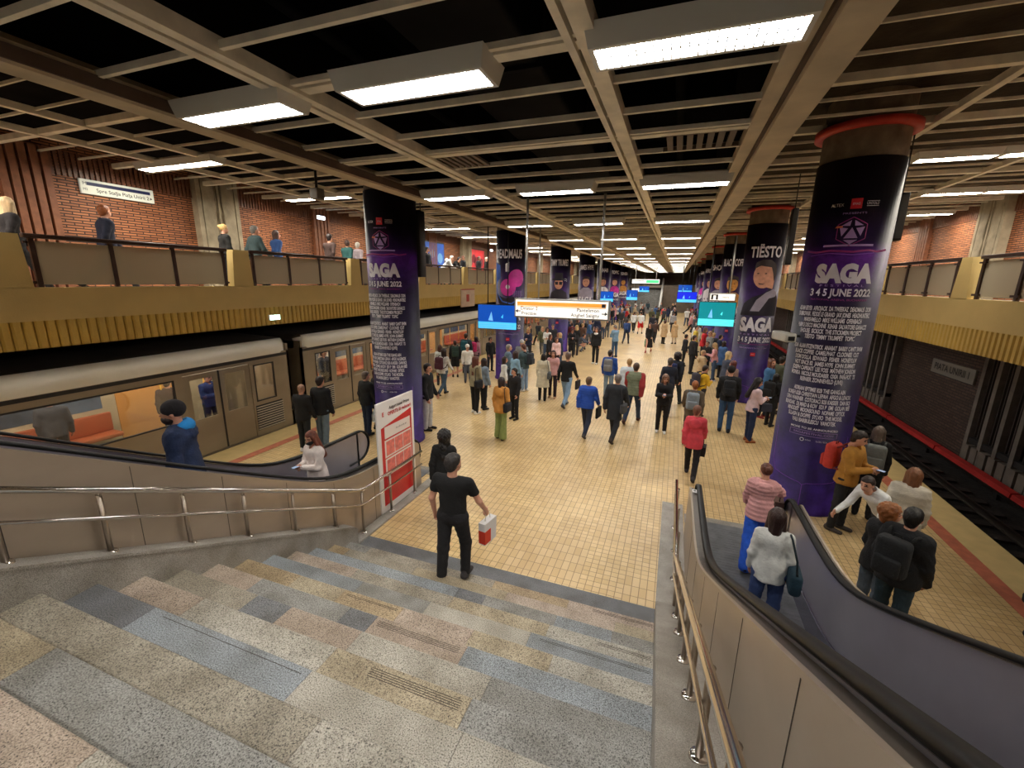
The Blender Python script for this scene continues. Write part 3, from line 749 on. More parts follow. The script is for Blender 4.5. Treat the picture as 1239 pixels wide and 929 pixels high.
def base_column(lab, mat, loc):
    t = empty('round_column', loc, 0, lab, 'column')
    m = MB(); m.lathe([(RC-.02, 5.9), (RC-.02, 7.55)], 0, 0, 40); m.build('shaft', SHAFT, t)
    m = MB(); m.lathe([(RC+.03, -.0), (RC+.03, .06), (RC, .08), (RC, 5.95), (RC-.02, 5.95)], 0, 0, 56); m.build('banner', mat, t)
    m = MB(); m.lathe([(RC-.02, 6.36), (RC+.10, 6.36), (RC+.10, 6.46), (RC-.02, 6.46)], 0, 0, 48); m.build('ceiling_ring', REDR, t)
    return t
LINEUP = ['ADAM BEYER  AFROJACK  DA TWEEKAZ  DEADMAU5  DON', 'DUBROVNIK  FEDDE LE GRAND  JAX JONES  HEADHUNTERZ', 'MARSHMELLO  MIKE WILLIAMS  OFENBACH', 'PURPLE DISCO MACHINE  R3HAB  SALVATORE GANACCI', 'SHOUSE  SICKICK  THE STICKMEN PROJECT', 'TIËSTO  TIMMY TRUMPET  TOPIC',
          None, 'ADN  ALAN FITZPATRICK  ANABAT  BARRY CAN\'T SWIM', 'BLACK COFFEE  CAMELPHAT  CLOONEE  CUT', 'DOM DOLLA  EDWARD  FISHER  HONEYLUV', 'HOT SINCE 82  JAMES HYPE  JOHN SUMMIT', 'JOSEPH CAPRIATI  LEE FOSS  MATHEW JONSON', 'MONIKA  NICOLE MOUDABER  OXIA  PAN-POT  TS', 'REINIER ZONNEVELD (LIVE)',
          None, 'ADRIAN EFTIMIE B2B THE GANG AIN', 'BOREH B2B CHRISTIAN LEPAH  AFGO & LENOX', 'DIRA WARINER  COTORACI B2B KAISSER  DAN BOJ', 'BUNDAK  DJ MAD & KOV  EDI P  EMI  GOLAN BEE', 'MINODIST  MOONSOUND  NOPAME  OPTICK', 'SLLASH & DOPPE  SYLVIO  THE MODEL', 'VALI BARBULESCU  VANOTEK']
def glow_lines(mb, phi):
    cline(mb, [(-.62, 1.5), (-.6, .86), (-.5, .68), (-.06, .60), (.0, .56), (.06, .60), (.5, .66), (.62, .84), (.64, 1.5)], 0, phi, 4, .010)
    cline(mb, [(0, .56), (0, .1)], 0, phi, 4, .010)
def lineup_column(loc, phi, lab):
    t = base_column(lab, BAN, loc)
    m = MB()
    cpoly(m, [(-.07, -.075), (.07, -.075), (.07, .075), (-.07, .075)], 5.28, phi, 1, u0=.04)
    ctext(m, 'ALTEX', .05, 5.27, phi, 0, .17, u0=-.2); ctext(m, 'EMAG', .035, 5.275, phi, 0, .09, off=.007, u0=.04); ctext(m, 'UNTOLD', .04, 5.275, phi, 0, .16, u0=.25); cline(m, [(.17, 5.31), (.33, 5.31)], 0, phi, 0, .006); cline(m, [(.17, 5.24), (.33, 5.24)], 0, phi, 0, .006)
    m.build('sponsor_logos', PRN, t)
    m = MB(); ctext(m, 'PRESENTS', .028, 5.14, phi, 3, .3, u0=.04)
    # faceted emblem
    R = .19; hx = [(R*math.sin(i*PI/3), R*math.cos(i*PI/3)) for i in range(6)]
    c0 = (0, -.05)
    inner = [(0, .06), (-.09, -.10), (.09, -.10)]
    cpoly(m, inner, 4.87, phi, 3, u0=.04)
    cpoly(m, [(-.02, .17), (-.14, .09), (-.03, .085)], 4.87, phi, 3, u0=.04); cpoly(m, [(.02, .17), (.14, .09), (.03, .085)], 4.87, phi, 3, u0=.04)
    cpoly(m, [(.05, .05), (.16, .07), (.12, -.07)], 4.87, phi, 3, u0=.04); cpoly(m, [(-.05, .05), (-.16, .07), (-.12, -.07)], 4.87, phi, 3, u0=.04)
    cpoly(m, [(-.09, -.125), (.09, -.125), (0, -.19)], 4.87, phi, 3, u0=.04); cpoly(m, [(-.2, .06), (-.1, .06), (-.1, .09), (-.18, .09)], 4.87, phi, 5, off=.006, u0=.02)
    cline(m, [(x*1.12+.04, y*1.12) for x, y in hx+[hx[0]]], 4.87, phi, 2, .012)
    m.build('emblem', PRN, t)
    m = MB()
    cline(m, [(-.6, 4.60), (-.4, 4.57), (-.2, 4.59), (.1, 4.565), (.3, 4.59), (.45, 4.57), (.62, 4.60)], 0, phi, 2, .03)
    cline(m, [(-.5, 4.52), (-.2, 4.55), (.1, 4.52), (.4, 4.55)], 0, phi, 4, .014); cline(m, [(-.3, 4.665), (.36, 4.665)], 0, phi, 3, .03)
    glow_lines(m, phi)
    m.build('printed_light_lines', PRN, t)
    m = MB(); ctext(m, 'SAGA', .27, 4.22, phi, 0, .80, bold=.026, u0=.04)
    m.build('saga_logo', PRN, t)
    m = MB(); ctext(m, 'F E S T I V A L', .035, 4.045, phi, 3, .6, u0=.04); ctext(m, '3 4 5 JUNE 2022', .115, 3.93, phi, 0, .86, bold=.005, u0=.04); ctext(m, 'NATIONAL ARENA, BUCHAREST', .032, 3.82, phi, 2, .8, u0=.04)
    m.build('date_lettering', PRN, t)
    m = MB(); z = 3.67; wds = [1.10, 1.10, .84, 1.05, .92, .72, 0, 1.08, .98, .94, .92, .98, 1.0, .62, 0, .78, 1.0, 1.02, 1.04, .90, .84, .66]
    for s, wd in zip(LINEUP, wds):
        if s is None: z -= .075; continue
        ctext(m, s, .072, z, phi, 0, wd, bold=.0035); z -= .094
    ctext(m, 'MORE TO BE ANNOUNCED', .036, z-.03, phi, 0, .72, bold=.001, u0=.03); z -= .12
    ctext(m, 'SAGAFESTIVAL.COM', .036, z, phi, 3, .60, u0=.03)
    cline(m, [(-.33, z-.045), (.39, z-.045), (.39, z+.045), (-.33, z+.045), (-.33, z-.045)], 0, phi, 3, .006)
    m.build('lineup_lettering', PRN, t)
    m = MB(); z -= .12
    cline(m, [(-.12+.028*math.cos(i*PI/6), z+.028*math.sin(i*PI/6)) for i in range(13)], 0, phi, 0, .012); ctext(m, 'RADIO', .02, z, phi, 0, .08, u0=-.03); ctext(m, 'GLOBAL MEDIA', .03, z, phi, 0, .17, u0=.17)
    m.build('partner_logos', PRN, t)
    return t
lineup_column((2.59, 9.09, 0), math.radians(-16), 'near right column wrapped in a purple festival banner with white line-up list')
lineup_column((-6.38, 9.0, 0), math.radians(6), 'near left column wrapped in a purple festival banner with white line-up list, beside the red poster')

def portrait_column(loc, phi, title, kind, lab, detail=True):
    t = base_column(lab, BANP, loc)
    m = MB(); ctext(m, title, .34, 5.05, phi, 0, min(1.15, .165*len(title)), bold=.012); m.build('artist_title', PRN, t)
    global SCL
    m = MB(); z = 3.78; SCL = 1.22
    if kind == 'tiesto':
        cpoly(m, [(-.5, -.62), (-.42, -.3), (-.2, -.12), (.05, -.02), (.2, .1), (.42, -.02), (.55, -.2), (.55, -.62)], z, phi, 11)
        cpoly(m, [(-.22, -.5), (-.1, -.2), (.1, .0), (.3, .1), (.46, .0), (.4, -.1), (.2, -.15), (.0, -.5)], z, phi, 8, off=.006)
        cpoly(m, circ(.25, 22, .0, .45, 1.35), z, phi, 6, off=.008)
        cpoly(m, [(.06, .15), (.26, .1), (.3, .5), (.1, .4)], z, phi, 6, off=.009)
        cpoly(m, [(-.24, .62), (-.22, .78), (-.08, .86), (.12, .86), (.28, .74), (.32, .5), (.27, .3), (.22, .5), (.16, .66), (-.1, .70)], z, phi, 7, off=.011)
        for u in (-.14, .04): cpoly(m, circ(.03, 8, u, .50, .5), z, phi, 7, off=.011)
        cpoly(m, [(-.11, .25), (.0, .23), (.06, .26), (.0, .21), (-.09, .22)], z, phi, 7, off=.011)
    elif kind == 'abstract':
        cpoly(m, circ(.28, 24, .28, .3), z, phi, 9, off=.006); cpoly(m, circ(.27, 24, -.02, .0), z, phi, 9, off=.005)
        cline(m, [(-.55+.0, .7), (-.5, .2), (-.42, -.2), (-.2, -.45), (.1, -.52), (.3, -.4)], z, phi, 10, .05, off=.008)
        cpoly(m, [(-.56, .8), (-.3, .7), (-.28, .3), (-.5, .1)], z, phi, 10, off=.005); cpoly(m, circ(.07, 12, -.02, .02), z, phi, 0, off=.009)
        for i in range(7): cline(m, [(.16+i*.05, -.1), (.17+i*.05, -.3-.05*(i % 3))], z, phi, 3, .012, off=.009)
        cpoly(m, [(-.1, .5), (.02, .5), (.02, .8), (-.1, .74)], z, phi, 0, off=.007)
        cpoly(m, [(-.5, -.2), (-.1, -.35), (.4, -.25), (.3, -.6), (-.3, -.62)], z, phi, 11, off=.004)
    elif kind == 'hat':
        cpoly(m, [(-.5, -.7), (-.4, -.3), (-.12, -.15), (.14, -.15), (.4, -.3), (.5, -.7)], z, phi, 11)
        cpoly(m, circ(.2, 20, .0, .12, 1.3), z, phi, 6, off=.006)
        cpoly(m, [(-.4, .3), (-.2, .36), (-.17, .6), (.17, .6), (.2, .36), (.4, .3), (.2, .25), (-.2, .25)], z, phi, 11, off=.01)
        cpoly(m, [(-.18, .2), (-.02, .2), (-.03, .06), (-.16, .06)], z, phi, 11, off=.01); cpoly(m, [(.18, .2), (.02, .2), (.03, .06), (.16, .06)], z, phi, 11, off=.01)
        ctext(m, 'DJ', .14, z+.35, phi, 0, .15, u0=.42)
    else:
        c = {'man': 8, 'gold': 12, 'white': 0, 'pink': 9}[kind]; h = 12 if kind == 'gold' else 6
        cpoly(m, [(-.48, -.75), (-.4, -.3), (-.14, -.12), (.16, -.12), (.42, -.3), (.5, -.75)], z, phi, c)
        cpoly(m, circ(.21, 20, .0, .2, 1.35), z, phi, h, off=.006)
        cpoly(m, [(-.22, .3), (-.2, .48), (0, .56), (.2, .48), (.22, .3), (.1, .38), (-.1, .38)], z, phi, 7, off=.009)
        for u in (-.08, .08): cpoly(m, circ(.025, 8, u, .22, .6), z, phi, 7, off=.009)
        cpoly(m, [(-.06, .03), (.06, .03), (.0, .0)], z, phi, 7, off=.009)
    m.build('portrait', PRN, t); SCL = 1.0
    m = MB(); ctext(m, 'SAGA', .44, 2.70, phi, 0, 1.12, bold=.033); m.build('saga_logo', PRN, t)
    m = MB(); ctext(m, 'F E S T I V A L', .05, 2.39, phi, 3, 1.0); ctext(m, '3 4 5 JUNE 2022', .17, 2.21, phi, 0, 1.12, bold=.006); ctext(m, 'NATIONAL ARENA, BUCHAREST', .04, 2.06, phi, 2, 1.1); ctext(m, 'SAGAFESTIVAL.COM', .045, 1.93, phi, 3, .9)
    cpoly(m, [(-.07, -.06), (.07, -.06), (.07, .06), (-.07, .06)], 1.72, phi, 1); ctext(m, 'EMAG', .03, 1.72, phi, 0, .1, off=.007); glow_lines(m, phi)
    m.build('date_lettering', PRN, t)
    return t
portrait_column((2.62, 17.1, 0), math.radians(0), 'TIËSTO', 'tiesto', 'second right column with the portrait of a dark-haired man on its purple banner')
portrait_column((-6.4, 17.0, 0), math.radians(12), 'DEADMAU5', 'abstract', 'second left column with pink and blue shapes on its purple banner')
KN = {'hat': 'a figure in hat and dark glasses', 'man': 'a man in a grey shirt', 'gold': 'a golden face', 'white': 'a figure dressed in white', 'pink': 'a figure in pink'}
protos = {}
for k in range(3, 8):
    for s, x in ((-1, -6.4), (1, 2.62)):
        kind, ti = {(3, -1): ('hat', 'TIMMY TRUMPET'), (4, -1): ('man', 'JAMES HYPE'), (5, -1): ('white', 'R3HAB'), (6, -1): ('pink', 'TOPIC'), (7, -1): ('gold', 'FISHER'), (8, -1): ('hat', 'TOPIC'),
                    (3, 1): ('gold', 'BLACK COFFEE'), (4, 1): ('man', 'SHOUSE'), (5, 1): ('white', 'AFROJACK'), (6, 1): ('pink', 'CAMELPHAT'), (7, 1): ('man', 'OXIA'), (8, 1): ('gold', 'LEE FOSS')}[(k, s)]
        portrait_column((x, 1+8*k+.1, 0), math.radians(8 if s < 0 else -6), ti, kind, '%s %s column, its banner printed with %s' % (ordn(k), 'left' if s < 0 else 'right', KN[kind]))

# black loudspeaker panels hung beside the columns
for x, y, lab, z0, z1 in ((3.38, 9.5, 'black upright loudspeaker right of the near right column', 4.8, 5.55), (2.38, 12.2, 'black upright loudspeaker between the two right columns', 4.5, 5.75), (-5.80, 9.30, 'slim black loudspeaker on the right side of the near left column', 4.1, 5.6)):
    t = empty('loudspeaker', (x, y, z0), 0, lab, 'loudspeaker')
    m = MB(); m.rbox(-.06, .06, -.1, .14, 0, z1-z0, .015); m.build('cabinet', BLACK, t)
    m = MB(); m.box(-.05, .05, -.108, -.1, .04, z1-z0-.04); m.build('grille', DARKGREY, t)
    m = MB(); m.tube([(0, .05, z1-z0), (0, .05, 6.5-z0)], .012, 8); m.build('hanger', DARKGREY, t)

# ================================================================== SIGNS AND SCREENS
LITW = M('lit_sign_white', (250, 246, 238), .5, em=.40, emc=(255, 248, 238)); LITO = M('lit_sign_orange', (240, 150, 60), .5, em=.30, emc=(250, 150, 50))
LITG = M('lit_sign_green', (60, 190, 110), .5, em=.35, emc=(70, 210, 120)); FRAME = M('sign_frame', (150, 146, 142), .4, .4); INKD = M('sign_ink', (40, 36, 36), .5)
def hang_sign(x0, x1, z0, z1, y, lab, poles, deco):
    t = empty('hanging_sign', ((x0+x1)/2, y, z0), 0, lab, 'sign'); w_ = (x1-x0)/2; h = z1-z0
    m = MB(); m.rbox(-w_, w_, -.0, .13, 0, h, .012); m.build('case', FRAME, t)
    m = MB(); m.box(-w_+.03, w_-.03, -.008, .0, .03, h-.03); m.build('lit_panel', LITW, t)
    deco(t, w_, h)
    for px in poles:
        m = MB(); m.tube([(px, .06, h), (px, .06, 5.5-z0)], .022, 10); m.build('pole', M('sign_pole', (190, 188, 184), .35, .6), t)
    return t
def deco_main(t, w_, h):
    m = MB(); m.box(-w_+.06, w_-.06, -.012, -.008, h-.13, h-.06); m.box(-w_+.06, w_-.06, -.012, -.008, h-.15, h-.138); m.build('orange_stripe', LITO, t)
    m = MB()
    put_text(m, 'Dristor 2', .09, (-w_+.3, -.013, .175), (1, 0, 0), (0, 0, 1), bold=.001); put_text(m, 'Preciziei', .09, (-w_+.3, -.013, .085), (1, 0, 0), (0, 0, 1), bold=.001)
    put_text(m, 'Pantelimon', .09, (w_-.38, -.013, .175), (1, 0, 0), (0, 0, 1), bold=.001); put_text(m, 'Anghel Saligny', .09, (w_-.43, -.013, .085), (1, 0, 0), (0, 0, 1), bold=.001)
    for s in (-1, 1):
        cx = s*(w_-.09); m.box(cx-.045, cx+.02*s if s > 0 else cx+.045, -.014, -.01, .116, .132); m.add([(cx+s*.062, -.015, .124), (cx+s*.012, -.015, .16), (cx+s*.012, -.015, .088)], [(0, 1, 2)])
    m.box(w_-.14, w_-.07, -.015, -.01, h-.13, h-.065)
    m.build('lettering', INKD, t)
hang_sign(-2.87, -1.08, 3.37, 3.73, 7.85, 'large lit direction sign with an orange stripe hanging over the platform', (-.69, .69), deco_main)
def deco_green(t, w_, h):
    m = MB(); m.box(.05, w_-.06, -.012, -.008, .06, h-.06); m.build('green_field', LITG, t)
    m = MB(); m.box(-w_+.2, -.1, -.012, -.008, h-.14, h-.08); m.build('dark_stripe', INKD, t)
hang_sign(-3.75, -1.45, 3.95, 4.33, 40, 'distant lit sign with a green field over the middle of the platform', (-.85, .85), deco_green)
def deco_exit(t, w_, h):
    m = MB(); m.box(w_-.3, w_-.22, -.012, -.008, .05, h-.06); m.box(w_-.16, w_-.08, -.012, -.008, .05, h-.06); m.box(w_-.3, w_-.08, -.012, -.008, h-.1, h-.06); put_text(m, 'Iesire', .1, (-w_+.35, -.012, h/2), (1, 0, 0), (0, 0, 1)); m.build('lettering', INKD, t)
hang_sign(-3.95, -3.25, 3.0, 3.28, 12.4, 'small white lit exit sign behind the large direction sign', (-.2,), deco_exit)
def deco_r(t, w_, h):
    m = MB(); m.box(-w_+.06, -w_+.12, -.012, -.008, .05, h-.05); m.box(-w_+.2, -w_+.26, -.012, -.008, .05, h-.05); m.box(-w_+.06, -w_+.26, -.012, -.008, h-.08, h-.05); put_text(m, 'Iesire', .09, (.1, -.012, h/2), (1, 0, 0), (0, 0, 1)); m.build('lettering', INKD, t)
hang_sign(1.0, 1.78, 3.50, 3.76, 15.6, 'small white lit sign above the turquoise screen on the right', (.2,), deco_r)
hang_sign(-5.4, -3.6, 2.9, 3.35, 58, 'white lit sign in front of the far staircase', (-.6, .6), lambda t, w_, h: None)

def screen(x0, x1, z0, z1, y, lab, top, bot, rz=0., tilt=0):
    t = empty('hanging_screen', ((x0+x1)/2, y, z0), rz, lab, 'screen'); w_ = (x1-x0)/2; h = z1-z0
    m = MB(); m.rbox(-w_, w_, 0, .09, 0, h, .015); m.build('case', BLACK, t)
    m = MB(); m.box(-w_+.02, w_-.02, -.006, 0, .30*h, h-.02, 0); m.box(-w_+.02, w_-.02, -.006, 0, .02, .30*h, 1)
    for k in range(3): m.box(-w_+.05, w_-.1-.06*k, -.008, -.006, .05*h+.08*h*k, .07*h+.08*h*k, 2)
    m.add([(-.2*w_, -.009, .34*h), (-.45*w_, -.009, .36*h), (-.28*w_, -.009, .72*h)], [(0, 1, 2)], 2); m.add([(.3*w_, -.009, .45*h), (.2*w_, -.009, .5*h), (.32*w_, -.009, .62*h)], [(0, 1, 2)], 1)
    m.build('display', [top, bot, M('screen_highlight', (120, 190, 250), .4, em=.35, emc=(120, 190, 250))], t)
    for px in (-.5*w_, .5*w_):
        m = MB(); m.tube([(px, .05, h), (px, .05, 5.55-z0)], .016, 8); m.build('hanger_pole', BLACK, t)
    return t
SB = M('screen_blue', (10, 60, 160), .3, em=.30, emc=(20, 90, 200)); SC = M('screen_cyan', (80, 190, 240), .3, em=.42, emc=(70, 190, 245))
STT = M('screen_teal', (10, 120, 130), .3, em=.3, emc=(20, 150, 160)); SCT = M('screen_aqua', (90, 230, 230), .3, em=.42, emc=(80, 230, 230)); SBB = M('screen_deep_blue', (10, 20, 150), .3, em=.5, emc=(20, 40, 220))

screen(-5.56, -4.30, 2.62, 3.36, 12.0, 'blue hanging screen on the left in front of the second left column', SB, SC)
screen(-5.95, -4.85, 2.45, 3.3, 37., 'blue hanging screen far down the left side, behind the large sign pole', SB, SC)
screen(-4.75, -3.65, 2.3, 3.3, 46., 'distant blue screen beside the far green sign', SB, SC)
screen(-4.4, -3.2, 2.9, 3.6, 57., 'most distant blue screen left of the far staircase', SB, SC)
screen(.04, 1.22, 2.85, 3.52, 30., 'deep blue hanging screen on the right beyond the turquoise one', SBB, SC)
screen(.1, 1.25, 3.2, 3.9, 42., 'distant blue screen high on the right side', SB, SC)
screen(.76, 1.92, 2.62, 3.45, 16.4, 'turquoise hanging screen on the right in front of the banner columns', STT, SCT)
# gallery wall sign
t = empty('wall_sign', (WL+.03, 7.1, 5.97), 0, 'long white wall sign with a navy stripe on the left brick wall', 'sign')
m = MB(); m.rbox(-.02, .04, -.74, .74, -.155, .155, .01); m.build('plate', M('sign_plate', (226, 228, 216), .45, em=.12), t)
m = MB(); m.box(.04, .046, -.62, .66, .03, .10); m.build('navy_stripe', M('navy_stripe', (24, 34, 84), .5), t)
m = MB(); put_text(m, 'Spre Staţia Piaţa Unirii 2', .11, (.045, .08, -.06), (0, 1, 0), (0, 0, 1), bold=.001); put_text(m, 'M', .1, (.045, -.66, .06), (0, 1, 0), (0, 0, 1)); put_text(m, 'M2', .07, (.045, -.66, -.06), (0, 1, 0), (0, 0, 1))
m.add([(.047, .69, -.06), (.047, .64, -.03), (.047, .64, -.09)], [(0, 1, 2)]); m.build('lettering', INKD, t)
# small lit exit boxes
EXM = M('exit_lamp', (220, 235, 255), .4, em=5., emc=(215, 232, 255)); EXG = M('exit_lamp_green', (200, 240, 225), .4, em=2.2, emc=(190, 240, 220))
for (x, y, z, lab, mm, dx) in ((WL+.16, 13.4, 6.2, 'small glowing exit lamp high on the left brick wall', EXM, 1), (WL+.16, 29.4, 6.1, 'distant glowing exit lamp on the left gallery wall near the red poster', EXM, 1)):
    t = empty('exit_lamp', (x, y, z), 0, lab, 'lamp'); m = MB(); m.rbox(-.12, .0, -.2, .2, -.07, .07, .01); m.build('case', WHITE, t); m = MB(); m.box(.0, .012, -.18, .18, -.055, .055); m.build('lit_face', mm, t)
t = empty('exit_lamp', (XL+.03, 8.5, 3.03), 0, 'small pale green emergency lamp on the yellow slats above the train', 'lamp')
m = MB(); m.rbox(-.03, .03, -.16, .16, -.07, .07, .01); m.build('case', WHITE, t); m = MB(); m.box(.03, .04, -.15, .15, -.06, .06); m.build('lit_face', EXG, t)
t = empty('exit_lamp', (XR-.06, 17.0, 3.0), 0, 'small pale green emergency lamp under the right gallery behind the near right column', 'lamp')
m = MB(); m.rbox(-.03, .03, -.16, .16, -.07, .07, .01); m.build('case', WHITE, t); m = MB(); m.box(-.04, -.03, -.15, .15, -.06, .06); m.build('lit_face', EXG, t)
# posters on the far gallery wall
for (y, a, b, lab) in ((20.6, (30, 80, 170), (110, 170, 220), 'wide blue advertising poster on the left gallery wall'), (27.0, (180, 30, 40), (120, 20, 40), 'red advertising poster on the left gallery wall'), (36., (30, 110, 170), (200, 210, 220), 'pale blue poster far along the left gallery wall')):
    t = empty('wall_poster', (WL+.05, y, 5.3), 0, lab, 'poster'); w_ = 2.1 if y < 25 else 1.3
    m = MB(); m.box(0, .06, -w_, w_, -.75, .75); m.build('frame', DARKGREY, t)
    m = MB(); m.box(.06, .065, -w_+.06, w_-.06, -.68, .68); m.build('sheet', M('poster_%d' % int(y), a, .5, var=.3, vs=2, em=.25, emc=a), t)
    m = MB()
    for q in range(5): m.prism(circ(.22+.06*(q % 3), 14, -w_+.5+q*(2*w_-1)/4, -.1+.2*(q % 2)), 0, .065, .068)
    m.build('printed_shapes', M('poster_b%d' % int(y), b, .5), t)
# info panel hung from the parapet
t = empty('map_panel', (XL+.032, 19.9, 3.2), 0, 'pale framed map panel hung on the left gallery front', 'map panel')
m = MB(); m.rbox(-.03, .03, -.75, .75, -.45, .42, .01); m.build('board', M('map_board', (196, 172, 150), .6, var=.1, vs=6), t)
m = MB(); m.box(.03, .035, -.75, .75, .37, .42); m.box(.03, .035, -.2, .1, -.2, .15); m.build('print', M('map_print', (170, 60, 50), .6), t)
# grey camera box on the right
t = empty('security_camera', (1.80, 8.62, 3.18), math.radians(14), 'pale grey security camera housing beside the near right column', 'camera')
m = MB(); m.rbox(-.09, .09, -.26, .26, -.07, .08, .03); m.build('housing', M('camera_grey', (196, 194, 188), .5), t)
m = MB(); m.box(-.05, .05, -.27, -.258, -.04, .03); m.build('lens', BLACK, t); m = MB(); m.tube([(.0, .1, .0), (.36, .12, .0)], .018, 8); m.build('bracket', DARKGREY, t)
# spotlight boxes under the left ceiling
for (x, y, lab) in ((-8.2, 8.7, 'grey box lamp hanging under the left gallery ceiling'),):
    t = empty('box_lamp', (x, y, 6.05), 0, lab, 'lamp'); m = MB(); m.rbox(-.12, .12, -.12, .12, -.2, .05, .02); m.build('case', M('box_grey', (120, 112, 100), .5), t); m = MB(); m.tube([(0, 0, .05), (0, 0, .45)], .03, 8); m.build('hanger', DARKGREY, t)

# ================================================================== RED POSTER BOARD
t = empty('poster_board', (-4.47, 6.17, .03), 0, 'tall red and white advertising board standing beside the left escalator', 'advertising board')
m = MB(); m.rbox(-.02, .015, -.54, .54, 0, 2.0, .008); m.build('board', M('poster_white', (232, 228, 226), .35, coat=.3), t)
m = MB(); m.add([(.017, -.45, .12), (.017, .46, .12), (.017, .46, 1.70), (.017, -.45, 1.55)], [(0, 1, 2, 3)]); m.build('red_field', M('poster_red', (206, 20, 32), .35, var=.18, vs=2, coat=.3), t)
m = MB()
for r in range(2):
    for c in range(3): m.box(.018, .022, -.33+c*.25, -.10+c*.25, 1.02-r*.34, 1.28-r*.34)
m.build('pink_tile', M('poster_pink', (226, 120, 110), .4, var=.25, vs=12), t)
m = MB()
for r in range(2): m.box(.0175, .0185, -.37, .42, .99-r*.34, 1.31-r*.34)
m.box(.018, .022, -.36, .40, 1.34, 1.55); m.build('white_box', M('poster_white2', (236, 226, 222), .4), t)
m = MB(); put_text(m, 'Asiguri masa? Prime', .075, (.02, .1, 1.86), (0, 1, 0), (0, 0, 1), bold=.002); put_text(m, 'din oferta de azi', .05, (.024, .12, 1.45), (0, 1, 0), (0, 0, 1)); m.build('lettering', M('poster_ink', (60, 44, 48), .5), t)
m = MB(); put_text(m, 'OFERTE SI reduceri', .085, (.02, .1, 1.76), (0, 1, 0), (0, 0, 1), bold=.003); put_text(m, 'E', .1, (.02, -.38, 1.78), (0, 1, 0), (0, 0, 1), bold=.004)
m.build('red_lettering', M('poster_redink', (196, 30, 40), .5), t)
# ================================================================== METRO TRAIN
BODY = M('train_steel', (158, 146, 126), .36, .45, var=.14, vs=1.5, stretch=(1, .3, 1)); BODY_D = M('train_dark', (52, 50, 50), .4, .4)
CREAM = M('train_roof_cream', (240, 238, 226), .4, var=.04, vs=2); LOUV = M('train_louvre', (206, 202, 192), .35, .6)
INT = M('train_interior', (206, 190, 160), .6, var=.1, vs=4); INTO = M('train_orange', (226, 160, 86), .5); SEAT = M('train_seat', (190, 96, 60), .5); FLT = M('train_floor', (70, 66, 62), .7)
def train_glass():
    m = bpy.data.materials.new('train_glass'); m.use_nodes = True; nt = m.node_tree; out = nt.nodes['Material Output']; nt.nodes.remove(nt.nodes['Principled BSDF'])
    tr = N(nt, 'BsdfTransparent'); tr.inputs[0].default_value = (.82, .84, .86, 1); g = N(nt, 'BsdfGlossy'); g.inputs['Roughness'].default_value = .05; ms = N(nt, 'MixShader'); ms.inputs[0].default_value = .12
    nt.links.new(tr.outputs[0], ms.inputs[1]); nt.links.new(g.outputs[0], ms.inputs[2]); nt.links.new(ms.outputs[0], out.inputs[0]); return m
TG = train_glass(); TL = M('train_lamp', (255, 230, 190), .5, em=5., emc=(255, 236, 205))
